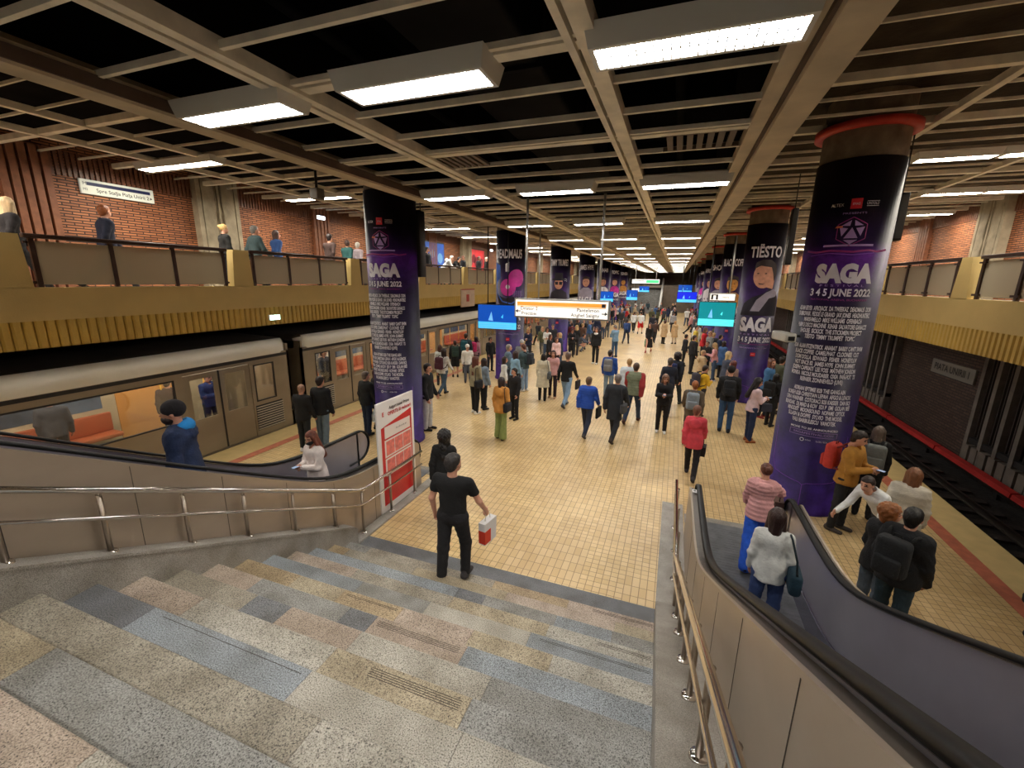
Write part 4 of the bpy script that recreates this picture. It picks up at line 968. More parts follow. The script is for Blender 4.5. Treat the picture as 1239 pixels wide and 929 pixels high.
def carriage(ya, yb, flip, lab):
    """ya..yb along the track; flip: the end next to the photograph's gap is yb"""
    t = empty('train_carriage', (XL-.05, (ya+yb)/2, 0), 0, lab, 'train', 'carriages of the train'); oy = (ya+yb)/2; L_ = (yb-ya)/2
    e = lambda d: (L_-d) if flip else (-L_+d)           # distance from the reference end
    doors = [2.0+4.85*k for k in range(4)]
    X0, X1 = 0., -2.6
    op = []     # openings (a,b,z0,z1,kind)
    for d in doors: op.append((d-.80, d+.80, .02, 1.93, 'door'))
    gaps = [(.5, 1.1)]+[(doors[k]+.98, doors[k+1]-.98) for k in range(3)]
    for a, b in gaps: op.append((a, b, .92, 1.88, 'win'))
    op.sort()
    m = MB()
    def wallbox(da, db, z0, z1):
        a, b = sorted((e(da), e(db))); m.box(-.06, X0, a, b, z0, z1)
    wallbox(0, 2*L_, -.75, .02); wallbox(0, 2*L_, 1.93, 2.12)
    cur = 0.
    for a, b, z0, z1, kd in op:
        wallbox(cur, a, .02, 1.93)
        if kd == 'win': wallbox(a, b, .02, z0); wallbox(a, b, z1, 1.93)
        cur = b
    wallbox(cur, 2*L_, .02, 1.93)
    for yy in (-L_, L_): m.box(X1, X0, min(yy, yy-.06 if yy > 0 else yy+.06), max(yy, yy-.06 if yy > 0 else yy+.06), -.5, 2.3)
    m.build('body', BODY, t)
    rp = [(X0+.01, 2.08), (X0+.03, 2.14), (X0+.02, 2.32), (X0-.02, 2.43), (X0-.06, 2.465), (X0-.3, 2.48), (X0-.8, 2.49), (X1+.8, 2.52), (X1+.2, 2.5), (X1, 2.3), (X1, 2.08)]
    m = MB(); n = len(rp); v = []; f = []
    ends = [(-L_, .8), (-L_+.12, .97), (-L_+.3, 1.), (L_-.3, 1.), (L_-.12, .97), (L_, .8)]
    for yy, s in ends: v += [(p[0]*s+(1-s)*(-1.3), yy, 2.08+(p[1]-2.08)*(s if s < 1 else 1)) for p in rp]
    for i in range(len(ends)-1):
        for k in range(n-1): f.append((i*n+k, (i+1)*n+k, (i+1)*n+k+1, i*n+k+1))
    f += [tuple(range(n)), tuple(reversed(range((len(ends)-1)*n, len(ends)*n)))]
    m.add(v, f, 0, True)
    for q in range(len(m.f)):
        if all(m.v[i][0] < -.03 for i in m.f[q]): m.m[q] = 1
    m.build('roof', [CREAM, M('train_roof_top', (58, 54, 50), .8, var=.2, vs=2)], t)
    m = MB(); m.box(X0+.0, X0+.012, -L_+.05, L_-.05, 2.0, 2.07); m.build('gutter', BODY_D, t)
    m = MB(); m.box(X1+.1, -.06, -L_+.1, L_-.1, -.04, .01); m.build('floor', FLT, t)
    # far side inside with orange door leaves
    m = MB(); m.box(X1, X1+.06, -L_, L_, -.5, 2.1); m.build('far_wall', INT, t)
    m = MB()
    for d in doors: a, b = sorted((e(d-.8), e(d+.8))); m.box(X1+.06, X1+.08, a, b, .02, 1.95)
    m.build('far_door', INTO, t)
    m = MB()
    for a, b in gaps[1:]:
        a, b = sorted((e(a), e(b))); m.rbox(X1+.08, X1+.52, a, b, .36, .46, .03); m.rbox(X1+.08, X1+.16, a, b, .46, .9, .03)
        m.box(X1+.06, X1+.07, a+.1, b-.1, 1.0, 1.8, 1)
    m.build('bench', [SEAT, M('night_window', (96, 110, 128), .2, var=.6, vs=1.5)], t)
    m = MB(); m.box(-1.0, -.8, -L_+.3, L_-.3, 2.06, 2.09); m.box(-1.9, -1.7, -L_+.3, L_-.3, 2.06, 2.09); m.build('ceiling_lamp', TL, t)
    m = MB()
    for d in doors:
        for q in (-.5, .5): m.tube([(-1.3, e(d+q), 0), (-1.3, e(d+q), 2.06)], .018, 8)
    m.build('grab_pole', M('yellow_pole', (232, 176, 40), .35), t)
    # door leaves with their windows
    for d in doors:
        for s in (-1, 1):
            a, b = sorted((e(d), e(d+s*.79))); g = .13
            m = MB(); m.box(-.045, -.012, a, a+g, .03, 1.92); m.box(-.045, -.012, b-g, b, .03, 1.92); m.box(-.045, -.012, a+g, b-g, .03, .88); m.box(-.045, -.012, a+g, b-g, 1.80, 1.92)
            m.box(-.012, -.004, (a if s*(1 if not flip else -1) > 0 else b-.02), (a+.02 if s*(1 if not flip else -1) > 0 else b), .03, 1.92, 1)
            dd = m.build('door', [BODY, BODY_D], t)
            m = MB(); m.box(-.034, -.026, a+g, b-g, .88, 1.80); m.build('window', TG, dd)
    for a, b in gaps:
        a, b = sorted((e(a), e(b))); m = MB()
        for (p, q, z0, z1) in ((a, b, .92, .95), (a, b, 1.85, 1.88), (a, a+.03, .92, 1.88), (b-.03, b, .92, 1.88)): m.box(-.03, .008, p, q, z0, z1)
        fr = m.build('window_frame', BODY_D, t)
        m = MB(); m.box(-.03, -.02, a+.03, b-.03, .95, 1.85); m.build('pane', TG, fr)
    m = MB(); a, b = sorted((e(.35), e(1.15)))
    m.box(.0, .006, a, b, .16, .82, 1)
    for k in range(10): m.box(.006, .03, a, b, .18+k*.064, .205+k*.064, 0)
    m.build('louvre_panel', [LOUV, BODY_D], t)
    m = MB(); m.box(X1+.3, -.3, -L_+.5, L_-.5, -1.0, -.5); m.build('underframe', BODY_D, t)
    for d in (2.6, 2*L_-2.6):
        for q in (-.9, .9):
            for x in (-.55, -2.05):
                m = MB(); m.prism([(x_, z_) for x_, z_ in [(e(d)+q+.34*math.cos(i*PI/10), -.6+.34*math.sin(i*PI/10)) for i in range(20)]], 0, x-.06, x+.06); m.build('wheel', DARKGREY, t)
    return t
carriage(-9.9, 8.88, True, 'nearest carriage of the silver train with cream roof at the left platform')
carriage(9.32, 28.1, False, 'second carriage of the silver train, passing behind the near left column')
carriage(28.5, 47.3, False, 'third carriage of the silver train, far along the left platform')
for y, w_ in ((8.885, 'first and second'), (28.105, 'second and third')):
    m = MB()
    for q in range(6): m.box(-12.0+.02*(q % 2), -10.3-.02*(q % 2), y+.005+.07*q, y+.06+.07*q, -.3, 2.1)
    m.box(-11.9, -10.4, y, y+.42, -.25, 2.05)
    tag(m.build('carriage_gangway', M('bellows', (30, 30, 32), .8, bump=.8, bs=30)), 'dark bellows joining the %s train carriages' % w_, 'train coupling')

# far staircase with white side walls and end gallery
t = empty('far_staircase', (-4.3, 61, 0), 0, 'distant staircase rising at the far end of the platform', 'staircase')
for k in range(24):
    m = MB(); m.box(-2.3, 2.3, .3*k, .3*k+.34, 0 if k < 3 else .155*k-.3, .155*(k+1)); m.build('step', G[4], t)
for s in (-1, 1):
    m = MB(); m.prism([(-.3, 0), (-.3, .9), (7.2, 4.7), (7.2, 0)], 0, s*2.35-.12, s*2.35+.12); m.build('side_wall', M('far_white_side', (200, 196, 188), .5), t)
for x0, x1, nm in ((-12.6, -6.8, 21), (-1.8, 8.5, 22)):
    mb = MB(); mb.box(x0, x1, 66., 66.25, 0, 3.72); struct('wall_far_%s' % ('left' if nm == 21 else 'right'), mb, M('far_wall_paint', (112, 100, 88), .8, var=.2, vs=2))
PEOPLE = [
 (2.87, 8.27, 0.0, 1.8, {'l': 'man in a mustard jacket looking at his phone, leaning by the near right column', 'p': 'phone', 'a': 128, 't': 'jacket', 'tc': (176, 124, 48), 'b': 'slim', 'bc': (30, 30, 34), 'hair': 'short', 'hc': (40, 26, 22), 'sc': (70, 62, 58), 'bag': ('backpack', 'red backpack on the man in the mustard jacket', (190, 60, 50)), 'look': -10}),
 (3.37, 8.89, 0.0, 1.7, {'l': 'grey-haired woman in black standing behind the man in the mustard jacket', 'p': 'stand', 'a': 20, 't': 'jacket', 'tc': (24, 24, 28), 'b': 'slim', 'bc': (22, 22, 26), 'hair': 'bob', 'hc': (120, 104, 92), 'sc': (20, 20, 22), 'bag': ('backpack', 'grey backpack on the grey-haired woman in black', (110, 114, 112))}),
 (3.12, 7.18, 0.0, 1.62, {'l': 'person in a white shirt bending forward, partly hidden by the cream coat', 'p': 'lean', 'a': -120, 't': 'shirt', 'tc': (226, 228, 230), 'b': 'slim', 'bc': (40, 42, 52), 'hair': 'short', 'hc': (40, 24, 20), 'sc': (40, 40, 44)}),
 (3.26, 7.02, 0.0, 1.66, {'l': 'woman in a cream shearling coat with a dark handbag on the right platform', 'p': 'stand', 'a': 25, 't': 'coat', 'tc': (208, 200, 184), 'b': 'slim', 'bc': (36, 34, 40), 'hair': 'bob', 'hc': (130, 84, 54), 'sc': (30, 30, 32), 'bag': ('handbag', 'dark handbag hanging beside the cream shearling coat', (34, 34, 30))}),
 (2.53, 5.75, 0.0, 1.62, {'l': 'curly ginger-haired woman in a black top hugging the man with the black backpack', 'p': 'stand', 'a': 60, 't': 'jacket', 'tc': (20, 20, 24), 'b': 'slim', 'bc': (90, 104, 120), 'hair': 'curly', 'hc': (150, 92, 48), 'sc': (210, 196, 190), 'look': 40}),
 (2.61, 5.47, 0.0, 1.74, {'l': 'dark-haired man in a black puffer jacket hugging the curly ginger-haired woman', 'p': 'stand', 'a': 42, 't': 'jacket', 'tc': (18, 19, 24), 'b': 'slim', 'bc': (34, 56, 70), 'hair': 'short', 'hc': (22, 18, 18), 'sc': (24, 24, 26), 'bag': ('backpack', 'black hard backpack on the man in the black puffer jacket', (24, 26, 30)), 'big': 1}),
 (3.98, 5.42, 0.0, 1.75, {'l': 'person in dark clothes at the extreme right edge of the picture', 'p': 'stand', 'a': 0, 't': 'coat', 'tc': (26, 30, 44), 'b': 'slim', 'bc': (20, 20, 26), 'hair': 'short', 'hc': (30, 24, 20), 'sc': (20, 20, 20)}),
 (1.42, 6.55, 0.02, 1.62, {'l': 'woman in a pink quilted jacket and bright blue jeans stepping off the right escalator', 'p': 'walkb', 'a': 8, 't': 'puffer', 'tc': (214, 158, 158), 'b': 'wide', 'bc': (40, 96, 214), 'hair': 'bun', 'hc': (96, 52, 38), 'sc': (20, 20, 26), 'reach': 1, 'bag': ('handbag', 'brown handbag held by the woman in the pink jacket', (84, 60, 52))}),
 (1.27, 5.02, 0.02, 1.66, {'l': 'woman in a white sweater with dark hair at the foot of the right escalator', 'p': 'stand', 'a': 5, 't': 'sweater', 'tc': (212, 214, 212), 'b': 'slim', 'bc': (60, 80, 130), 'hair': 'bob', 'hc': (52, 32, 30), 'sc': (30, 30, 30), 'bag': ('shoulderbag', 'dark teal bag on the shoulder of the woman in the white sweater', (20, 50, 66))}),
 (-2.41, 4.42, 0.17, 1.8, {'l': 'man in a black t-shirt and black jeans walking down the last stairs', 'p': 'stepdown', 'a': -2, 't': 'tshirt', 'tc': (15, 15, 18), 'b': 'slim', 'bc': (26, 25, 29), 'hair': 'short', 'hc': (50, 46, 46), 'sc': (60, 56, 58), 'grip': 'R', 'wide': 1.13, 'bag': ('shopping', 'red and white shopping bag held by the man in the black t-shirt', (220, 220, 220))}),
 (-3.43, 6.01, 0.0, 1.66, {'l': 'woman with long black curly hair walking just ahead of the man in the black t-shirt', 'p': 'walk', 'a': -12, 't': 'jacket', 'tc': (20, 20, 22), 'b': 'slim', 'bc': (26, 26, 30), 'hair': 'longcurly', 'hc': (22, 17, 18), 'sc': (60, 50, 48)}),
 (-3.97, 9.97, 0.0, 1.67, {'l': 'woman in a mustard hooded jacket and green flared trousers seen from behind', 'p': 'stand', 'a': 5, 't': 'hooded', 'tc': (202, 140, 66), 'b': 'flared', 'bc': (134, 146, 84), 'hair': 'bob', 'hc': (44, 28, 32), 'sc': (50, 40, 36), 'bag': ('shoulderbag', 'black shoulder bag on the woman in green flared trousers', (30, 30, 38))}),
 (-4.22, 11.67, 0.0, 1.58, {'l': 'bearded man in a black vest facing the stairs behind the mustard jacket', 'p': 'stand', 'a': 200, 't': 'jacket', 'tc': (28, 28, 32), 'b': 'slim', 'bc': (24, 24, 28), 'hair': 'short', 'hc': (30, 22, 22), 'sc': (24, 24, 24)}),
 (-5.54, 11.74, 0.0, 1.83, {'l': 'woman with long auburn hair in a beige top and black trousers', 'p': 'stand', 'a': 20, 't': 'sweater', 'tc': (150, 140, 112), 'b': 'slim', 'bc': (18, 18, 22), 'hair': 'long', 'hc': (104, 56, 44), 'sc': (226, 224, 220), 'bag': ('shoulderbag', 'black shoulder bag between the two women with long hair', (24, 24, 30))}),
 (-5.49, 12.25, 0.0, 1.68, {'l': 'dark-haired woman in denim beside the woman with long auburn hair', 'p': 'stand', 'a': 30, 't': 'jacket', 'tc': (126, 142, 160), 'b': 'slim', 'bc': (22, 22, 28), 'hair': 'bob', 'hc': (44, 28, 26), 'sc': (20, 20, 22)}),
 (-7.51, 13.29, 0.0, 1.74, {'l': 'woman in a white top with a maroon backpack walking away', 'p': 'walk', 'a': 8, 't': 'sweater', 'tc': (216, 216, 214), 'b': 'slim', 'bc': (66, 88, 110), 'hair': 'bob', 'hc': (48, 32, 30), 'sc': (40, 30, 32), 'bag': ('backpack', 'maroon backpack on the woman in the white top', (72, 30, 44))}),
 (-8.37, 14.57, 0.0, 1.61, {'l': 'person in a pale top just behind the maroon backpack', 'p': 'stand', 'a': -20, 't': 'sweater', 'tc': (200, 206, 206), 'b': 'slim', 'bc': (40, 40, 50), 'hair': 'bob', 'hc': (70, 40, 36), 'sc': (40, 34, 34)}),
 (-8.54, 16.14, 0.0, 1.58, {'l': 'person in black with a dark green backpack near the train', 'p': 'stand', 'a': -30, 't': 'jacket', 'tc': (28, 30, 34), 'b': 'shorts', 'bc': (24, 24, 26), 'hair': 'short', 'hc': (50, 28, 26), 'sc': (40, 34, 34), 'bag': ('backpack', 'dark green backpack near the train doors', (40, 60, 54))}),
 (-8.5, 17.09, 0.0, 1.78, {'l': 'man with a large teal rucksack waiting near the train', 'p': 'stand', 'a': -10, 't': 'jacket', 'tc': (44, 62, 72), 'b': 'slim', 'bc': (70, 78, 96), 'hair': 'short', 'hc': (60, 40, 34), 'sc': (40, 34, 34), 'bag': ('backpack', 'large teal rucksack on the man near the train', (30, 84, 96))}),
 (-8.25, 17.6, 0.0, 1.59, {'l': 'dark-haired woman with a bright pink backpack near the train', 'p': 'stand', 'a': 5, 't': 'sweater', 'tc': (210, 170, 190), 'b': 'slim', 'bc': (60, 60, 80), 'hair': 'bob', 'hc': (34, 20, 26), 'sc': (50, 40, 40), 'bag': ('backpack', 'bright pink backpack near the train', (216, 60, 120))}),
 (-7.58, 15.38, 0.0, 1.58, {'l': 'person in a white bucket hat in the group beside the train', 'p': 'stand', 'a': 150, 't': 'sweater', 'tc': (226, 224, 220), 'b': 'slim', 'bc': (90, 96, 110), 'hair': 'beanie', 'hc': (226, 224, 218), 'sc': (60, 50, 50)}),
 (-7.67, 17.87, 0.0, 1.58, {'l': 'person in dark clothes standing against the second left column', 'p': 'stand', 'a': 120, 't': 'jacket', 'tc': (26, 30, 32), 'b': 'slim', 'bc': (40, 50, 60), 'hair': 'short', 'hc': (60, 44, 40), 'sc': (30, 26, 26)}),
 (-6.13, 9.75, 0.0, 1.88, {'l': 'person in a black jacket and pale trousers half hidden by the near left column', 'p': 'stand', 'a': 80, 't': 'jacket', 'tc': (20, 22, 26), 'b': 'slim', 'bc': (186, 186, 188), 'hair': 'short', 'hc': (44, 28, 26), 'sc': (30, 28, 30)}),
 (-5.58, 14.65, 0.0, 1.8, {'l': 'grey-haired man in a blue denim shirt in the group at the second left column', 'p': 'stand', 'a': 60, 't': 'jacket', 'tc': (92, 112, 128), 'b': 'slim', 'bc': (60, 66, 80), 'hair': 'short', 'hc': (160, 150, 140), 'sc': (50, 46, 46)}),
 (-6.04, 16.73, 0.0, 1.75, {'l': 'person in a pale cap and hooded top by the second left column', 'p': 'stand', 'a': 170, 't': 'jacket', 'tc': (120, 124, 130), 'b': 'slim', 'bc': (50, 52, 60), 'hair': 'beanie', 'hc': (170, 168, 170), 'sc': (60, 56, 56)}),
 (-5.03, 13.88, 0.0, 1.71, {'l': 'brown-haired woman in a light blue shirt with her back to the stairs', 'p': 'stand', 'a': 30, 't': 'sweater', 'tc': (142, 180, 206), 'b': 'slim', 'bc': (34, 34, 40), 'hair': 'bob', 'hc': (58, 36, 34), 'sc': (50, 46, 46)}),
 (-5.22, 13.33, 0.0, 1.58, {'l': 'person in a loose white top beside the light blue shirt', 'p': 'stand', 'a': 60, 't': 'sweater', 'tc': (222, 222, 220), 'b': 'slim', 'bc': (80, 84, 92), 'hair': 'bob', 'hc': (52, 36, 32), 'sc': (200, 196, 190)}),
 (-5.05, 15.02, 0.0, 1.79, {'l': 'man in light blue jeans facing left with a dark backpack', 'p': 'phone', 'a': -75, 't': 'jacket', 'tc': (70, 90, 96), 'b': 'slim', 'bc': (134, 160, 190), 'hair': 'short', 'hc': (96, 56, 44), 'sc': (224, 220, 214), 'bag': ('backpack', 'dark backpack on the man in light blue jeans', (44, 48, 56))}),
 (-4.05, 14.06, 0.0, 1.66, {'l': 'woman in a long cream puffer coat with black boots', 'p': 'stand', 'a': -10, 't': 'coat', 'tc': (206, 198, 176), 'b': 'slim', 'bc': (24, 20, 24), 'hair': 'bob', 'hc': (30, 22, 24), 'sc': (20, 18, 20), 'bag': ('shoulderbag', 'grey bag on the woman in the long cream puffer coat', (90, 96, 100))}),
 (-3.82, 14.52, 0.0, 1.73, {'l': 'woman in a dusty pink jacket facing the stairs next to the cream coat', 'p': 'stand', 'a': 175, 't': 'jacket', 'tc': (206, 156, 156), 'b': 'slim', 'bc': (44, 28, 40), 'hair': 'bob', 'hc': (70, 44, 38), 'sc': (190, 150, 120)}),
 (-3.11, 13.58, 0.0, 1.88, {'l': 'man in a black sweater and light jeans walking away', 'p': 'walk', 'a': 12, 't': 'sweater', 'tc': (18, 18, 22), 'b': 'slim', 'bc': (122, 150, 180), 'hair': 'short', 'hc': (112, 92, 84), 'sc': (60, 60, 66), 'bag': ('briefcase', 'dark document case carried by the man in the black sweater', (40, 36, 40))}),
 (-1.95, 11.08, 0.0, 1.67, {'l': 'person in a bright blue padded jacket carrying a black folder', 'p': 'walk', 'a': 10, 't': 'puffer', 'tc': (36, 78, 176), 'b': 'slim', 'bc': (36, 44, 64), 'hair': 'short', 'hc': (110, 84, 60), 'sc': (60, 58, 64), 'bag': ('briefcase', 'black folder carried by the person in the bright blue jacket', (16, 16, 20))}),
 (-1.21, 10.98, 0.0, 1.85, {'l': 'grey-haired man in a dark suit with a messenger bag walking away', 'p': 'walk', 'a': 12, 't': 'coat2', 'tc': (38, 42, 50), 'b': 'slim', 'bc': (30, 32, 38), 'hair': 'short', 'hc': (120, 112, 108), 'sc': (50, 38, 32), 'bag': ('shoulderbag', 'dark grey messenger bag on the man in the dark suit', (66, 68, 72))}),
 (-0.9, 12.74, 0.0, 1.86, {'l': 'man in an olive padded vest with red sleeves walking away', 'p': 'walk', 'a': 10, 't': 'puffer', 'tc': (110, 118, 96), 'b': 'slim', 'bc': (44, 58, 84), 'hair': 'short', 'hc': (72, 50, 40), 'sc': (70, 40, 32), 'sleeve': (150, 46, 48)}),
 (-1.19, 13.89, 0.0, 1.78, {'l': 'fair-haired person in a pale jacket beside the olive vest', 'p': 'walk', 'a': 0, 't': 'jacket', 'tc': (196, 206, 214), 'b': 'slim', 'bc': (150, 156, 166), 'hair': 'short', 'hc': (176, 136, 84), 'sc': (210, 206, 200)}),
 (-1.98, 15.32, 0.0, 1.74, {'l': 'man in a royal blue jacket with a grey backpack and light jeans', 'p': 'stand', 'a': 5, 't': 'jacket', 'tc': (34, 76, 158), 'b': 'slim', 'bc': (120, 140, 160), 'hair': 'short', 'hc': (40, 32, 32), 'sc': (60, 60, 60), 'bag': ('backpack', 'grey backpack on the man in the royal blue jacket', (124, 124, 124))}),
 (-0.06, 12.15, 0.0, 1.68, {'l': 'woman in black with long fair hair walking toward the stairs', 'p': 'phone', 'a': 178, 't': 'jacket', 'tc': (24, 22, 26), 'b': 'slim', 'bc': (30, 28, 32), 'hair': 'long', 'hc': (120, 88, 70), 'sc': (232, 230, 228)}),
 (0.02, 14.11, 0.0, 1.86, {'l': 'man in a navy jacket walking away beside the woman in black', 'p': 'walk', 'a': 6, 't': 'jacket', 'tc': (28, 32, 48), 'b': 'slim', 'bc': (30, 30, 34), 'hair': 'short', 'hc': (76, 68, 66), 'sc': (40, 40, 42)}),
 (0.21, 15.22, 0.0, 1.88, {'l': 'dark curly-haired man in a black coat with a navy rucksack', 'p': 'walk', 'a': 25, 't': 'jacket', 'tc': (22, 24, 32), 'b': 'slim', 'bc': (40, 48, 56), 'hair': 'curly', 'hc': (36, 26, 28), 'sc': (60, 60, 56), 'bag': ('backpack', 'navy rucksack on the dark curly-haired man', (30, 40, 84))}),
 (1.0, 14.25, 0.0, 1.62, {'l': 'man in a yellow sweater with a grey backpack looking at his phone', 'p': 'phone', 'a': 60, 't': 'sweater', 'tc': (226, 178, 40), 'b': 'slim', 'bc': (50, 46, 52), 'hair': 'short', 'hc': (50, 34, 30), 'sc': (60, 50, 50), 'bag': ('backpack', 'dark grey backpack on the man in the yellow sweater', (60, 56, 68))}),
 (0.66, 11.66, 0.0, 1.68, {'l': 'person in a brown coat with a small grey backpack ahead of the red coat', 'p': 'walk', 'a': 6, 't': 'coat2', 'tc': (96, 82, 68), 'b': 'slim', 'bc': (60, 46, 44), 'hair': 'short', 'hc': (164, 96, 52), 'sc': (60, 46, 40), 'bag': ('backpack', 'small grey backpack on the brown coat', (130, 140, 150))}),
 (0.63, 9.39, 0.0, 1.64, {'l': 'woman in a coral red coat and black trousers walking toward the exit', 'p': 'walk', 'a': 8, 't': 'hooded', 'tc': (206, 66, 80), 'b': 'slim', 'bc': (24, 20, 24), 'hair': 'short', 'hc': (128, 84, 66), 'sc': (50, 46, 48), 'bag': ('handbag', 'black handbag held by the woman in the coral red coat', (30, 26, 30))}),
 (1.6, 12.92, 0.0, 1.88, {'l': 'man in a black cap with a black backpack and blue jeans', 'p': 'stand', 'a': 5, 't': 'jacket', 'tc': (22, 23, 28), 'b': 'slim', 'bc': (48, 80, 120), 'hair': 'beanie', 'hc': (26, 22, 24), 'sc': (30, 34, 44), 'bag': ('backpack', 'black backpack on the man in the cap and blue jeans', (26, 28, 34))}),
 (2.12, 12.3, 0.0, 1.74, {'l': 'dark-haired woman in a pale pink top, navy jeans and tan boots', 'p': 'phone', 'a': 70, 't': 'sweater', 'tc': (208, 182, 188), 'b': 'slim', 'bc': (26, 40, 76), 'hair': 'long', 'hc': (26, 18, 20), 'sc': (150, 88, 48), 'bag': ('handbag', 'navy tote held by the woman in tan boots', (40, 44, 60))}),
 (2.89, 14.0, 0.0, 1.58, {'l': 'person in a long black coat with a black rucksack by the near right column', 'p': 'stand', 'a': 40, 't': 'coat2', 'tc': (20, 20, 24), 'b': 'slim', 'bc': (30, 28, 32), 'hair': 'bob', 'hc': (24, 18, 20), 'sc': (34, 32, 30), 'bag': ('backpack', 'black rucksack on the long black coat', (22, 22, 26))}),
 (2.87, 14.86, 0.0, 1.88, {'l': 'woman in a blue denim jacket standing behind the black coat', 'p': 'stand', 'a': 120, 't': 'jacket', 'tc': (66, 112, 160), 'b': 'slim', 'bc': (40, 44, 56), 'hair': 'bob', 'hc': (104, 60, 44), 'sc': (140, 50, 50)}),
 (3.28, 15.5, 0.0, 1.88, {'l': 'dark-haired person in an olive jacket beside the denim jacket', 'p': 'stand', 'a': 70, 't': 'jacket', 'tc': (70, 72, 52), 'b': 'slim', 'bc': (50, 50, 56), 'hair': 'short', 'hc': (40, 28, 24), 'sc': (60, 50, 40)}),
 (1.84, 16.26, 0.0, 1.82, {'l': 'fair-haired woman in a dark blue-grey jacket under the turquoise screen', 'p': 'stand', 'a': 70, 't': 'jacket', 'tc': (60, 66, 84), 'b': 'slim', 'bc': (30, 30, 40), 'hair': 'bob', 'hc': (206, 178, 130), 'sc': (60, 50, 50)}),
 (1.89, 14.91, 0.0, 1.73, {'l': 'auburn-haired woman standing behind the man in the cap', 'p': 'stand', 'a': -40, 't': 'jacket', 'tc': (150, 120, 110), 'b': 'slim', 'bc': (60, 50, 56), 'hair': 'bob', 'hc': (88, 40, 36), 'sc': (200, 190, 180)}),
 (-7.95, 7.4, 0.0, 1.66, {'l': 'bald man in a black jacket and white shoes waiting by the train', 'p': 'stand', 'a': -8, 't': 'jacket', 'tc': (20, 20, 23), 'b': 'slim', 'bc': (30, 34, 38), 'hair': 'stubble', 'hc': (172, 132, 112), 'sc': (232, 232, 232)}),
 (-7.71, 7.74, 0.0, 1.8, {'l': 'dark-haired man in a black jacket and blue jeans waiting by the train', 'p': 'stand', 'a': -5, 't': 'jacket', 'tc': (17, 18, 22), 'b': 'slim', 'bc': (104, 122, 136), 'hair': 'short', 'hc': (40, 26, 26), 'sc': (50, 46, 46)}),
 (-7.36, 8.94, 0.0, 1.72, {'l': 'person in a black leather jacket with a white plastic bag by the near left column', 'p': 'stand', 'a': 10, 't': 'jacket', 'tc': (26, 28, 30), 'b': 'slim', 'bc': (34, 50, 74), 'hair': 'short', 'hc': (110, 96, 88), 'sc': (50, 50, 54), 'bag': ('plasticbag', 'white plastic carrier bag beside the near left column', (214, 226, 230)), 'bigbag': 1}),
 (-7.46, 9.47, 0.0, 1.68, {'l': 'brown-haired person in black close against the near left column', 'p': 'stand', 'a': 30, 't': 'coat2', 'tc': (22, 22, 26), 'b': 'slim', 'bc': (22, 22, 26), 'hair': 'bob', 'hc': (82, 54, 42), 'sc': (30, 30, 30)}),
 (-5.27, 3.14, 0.8, 1.86, {'l': 'bearded man in a black beanie and dark blue parka on the left escalator', 'p': 'stand', 'a': -135, 't': 'parka', 'tc': (26, 42, 76), 'b': 'slim', 'bc': (40, 42, 50), 'hair': 'beanie', 'hc': (24, 20, 26), 'sc': (30, 30, 30), 'look': -6, 'wide': 1.12, 'beard': 1, 'hood': (30, 130, 200)}),
 (-5.3, 5.12, 0.0, 1.66, {'l': 'long-haired woman in a black face mask and white coat on the left escalator', 'p': 'phone', 'a': 188, 't': 'jacket', 'tc': (226, 214, 210), 'b': 'slim', 'bc': (70, 60, 70), 'hair': 'long', 'hc': (112, 58, 42), 'sc': (30, 30, 30), 'mask': 1}),
 (-10.75, 4.29, 3.71, 1.66, {'l': 'fair-haired woman in a black top on the left gallery at the edge of the picture', 'p': 'walk', 'a': 0, 't': 'jacket', 'tc': (26, 20, 24), 'b': 'slim', 'bc': (30, 30, 36), 'hair': 'long', 'hc': (196, 168, 130), 'sc': (30, 30, 30)}),
 (-10.75, 5.65, 3.78, 1.74, {'l': 'man in a navy coat walking along the left gallery below the wall sign', 'p': 'walk', 'a': 10, 't': 'jacket', 'tc': (24, 28, 50), 'b': 'slim', 'bc': (30, 32, 40), 'hair': 'short', 'hc': (150, 84, 44), 'sc': (30, 30, 30)}),
 (-10.75, 8.14, 3.77, 1.6, {'l': 'fair-haired woman in black at the pier of the left gallery', 'p': 'stand', 'a': 10, 't': 'jacket', 'tc': (18, 18, 20), 'b': 'slim', 'bc': (28, 28, 34), 'hair': 'bun', 'hc': (206, 170, 110), 'sc': (30, 30, 30)}),
 (-10.75, 8.98, 3.75, 1.74, {'l': 'grey-haired man in a teal leather jacket on the left gallery', 'p': 'walk', 'a': 10, 't': 'jacket', 'tc': (58, 76, 80), 'b': 'slim', 'bc': (30, 34, 42), 'hair': 'short', 'hc': (120, 116, 112), 'sc': (30, 30, 30)}),
 (-10.75, 9.66, 3.74, 1.66, {'l': 'woman in a blue jacket on the left gallery', 'p': 'walk', 'a': 5, 't': 'jacket', 'tc': (60, 96, 160), 'b': 'slim', 'bc': (50, 56, 80), 'hair': 'bob', 'hc': (80, 56, 50), 'sc': (30, 30, 30)}),
 (-10.75, 11.72, 3.75, 1.78, {'l': 'man in a dark brown sweater on the left gallery', 'p': 'walk', 'a': 0, 't': 'sweater', 'tc': (56, 38, 34), 'b': 'slim', 'bc': (40, 40, 46), 'hair': 'short', 'hc': (34, 24, 24), 'sc': (30, 30, 30)}),
 (-10.75, 12.54, 3.74, 1.66, {'l': 'person in a teal jacket on the left gallery beside the white-haired one', 'p': 'walk', 'a': 0, 't': 'jacket', 'tc': (38, 84, 84), 'b': 'slim', 'bc': (40, 40, 46), 'hair': 'short', 'hc': (70, 48, 42), 'sc': (30, 30, 30)}),
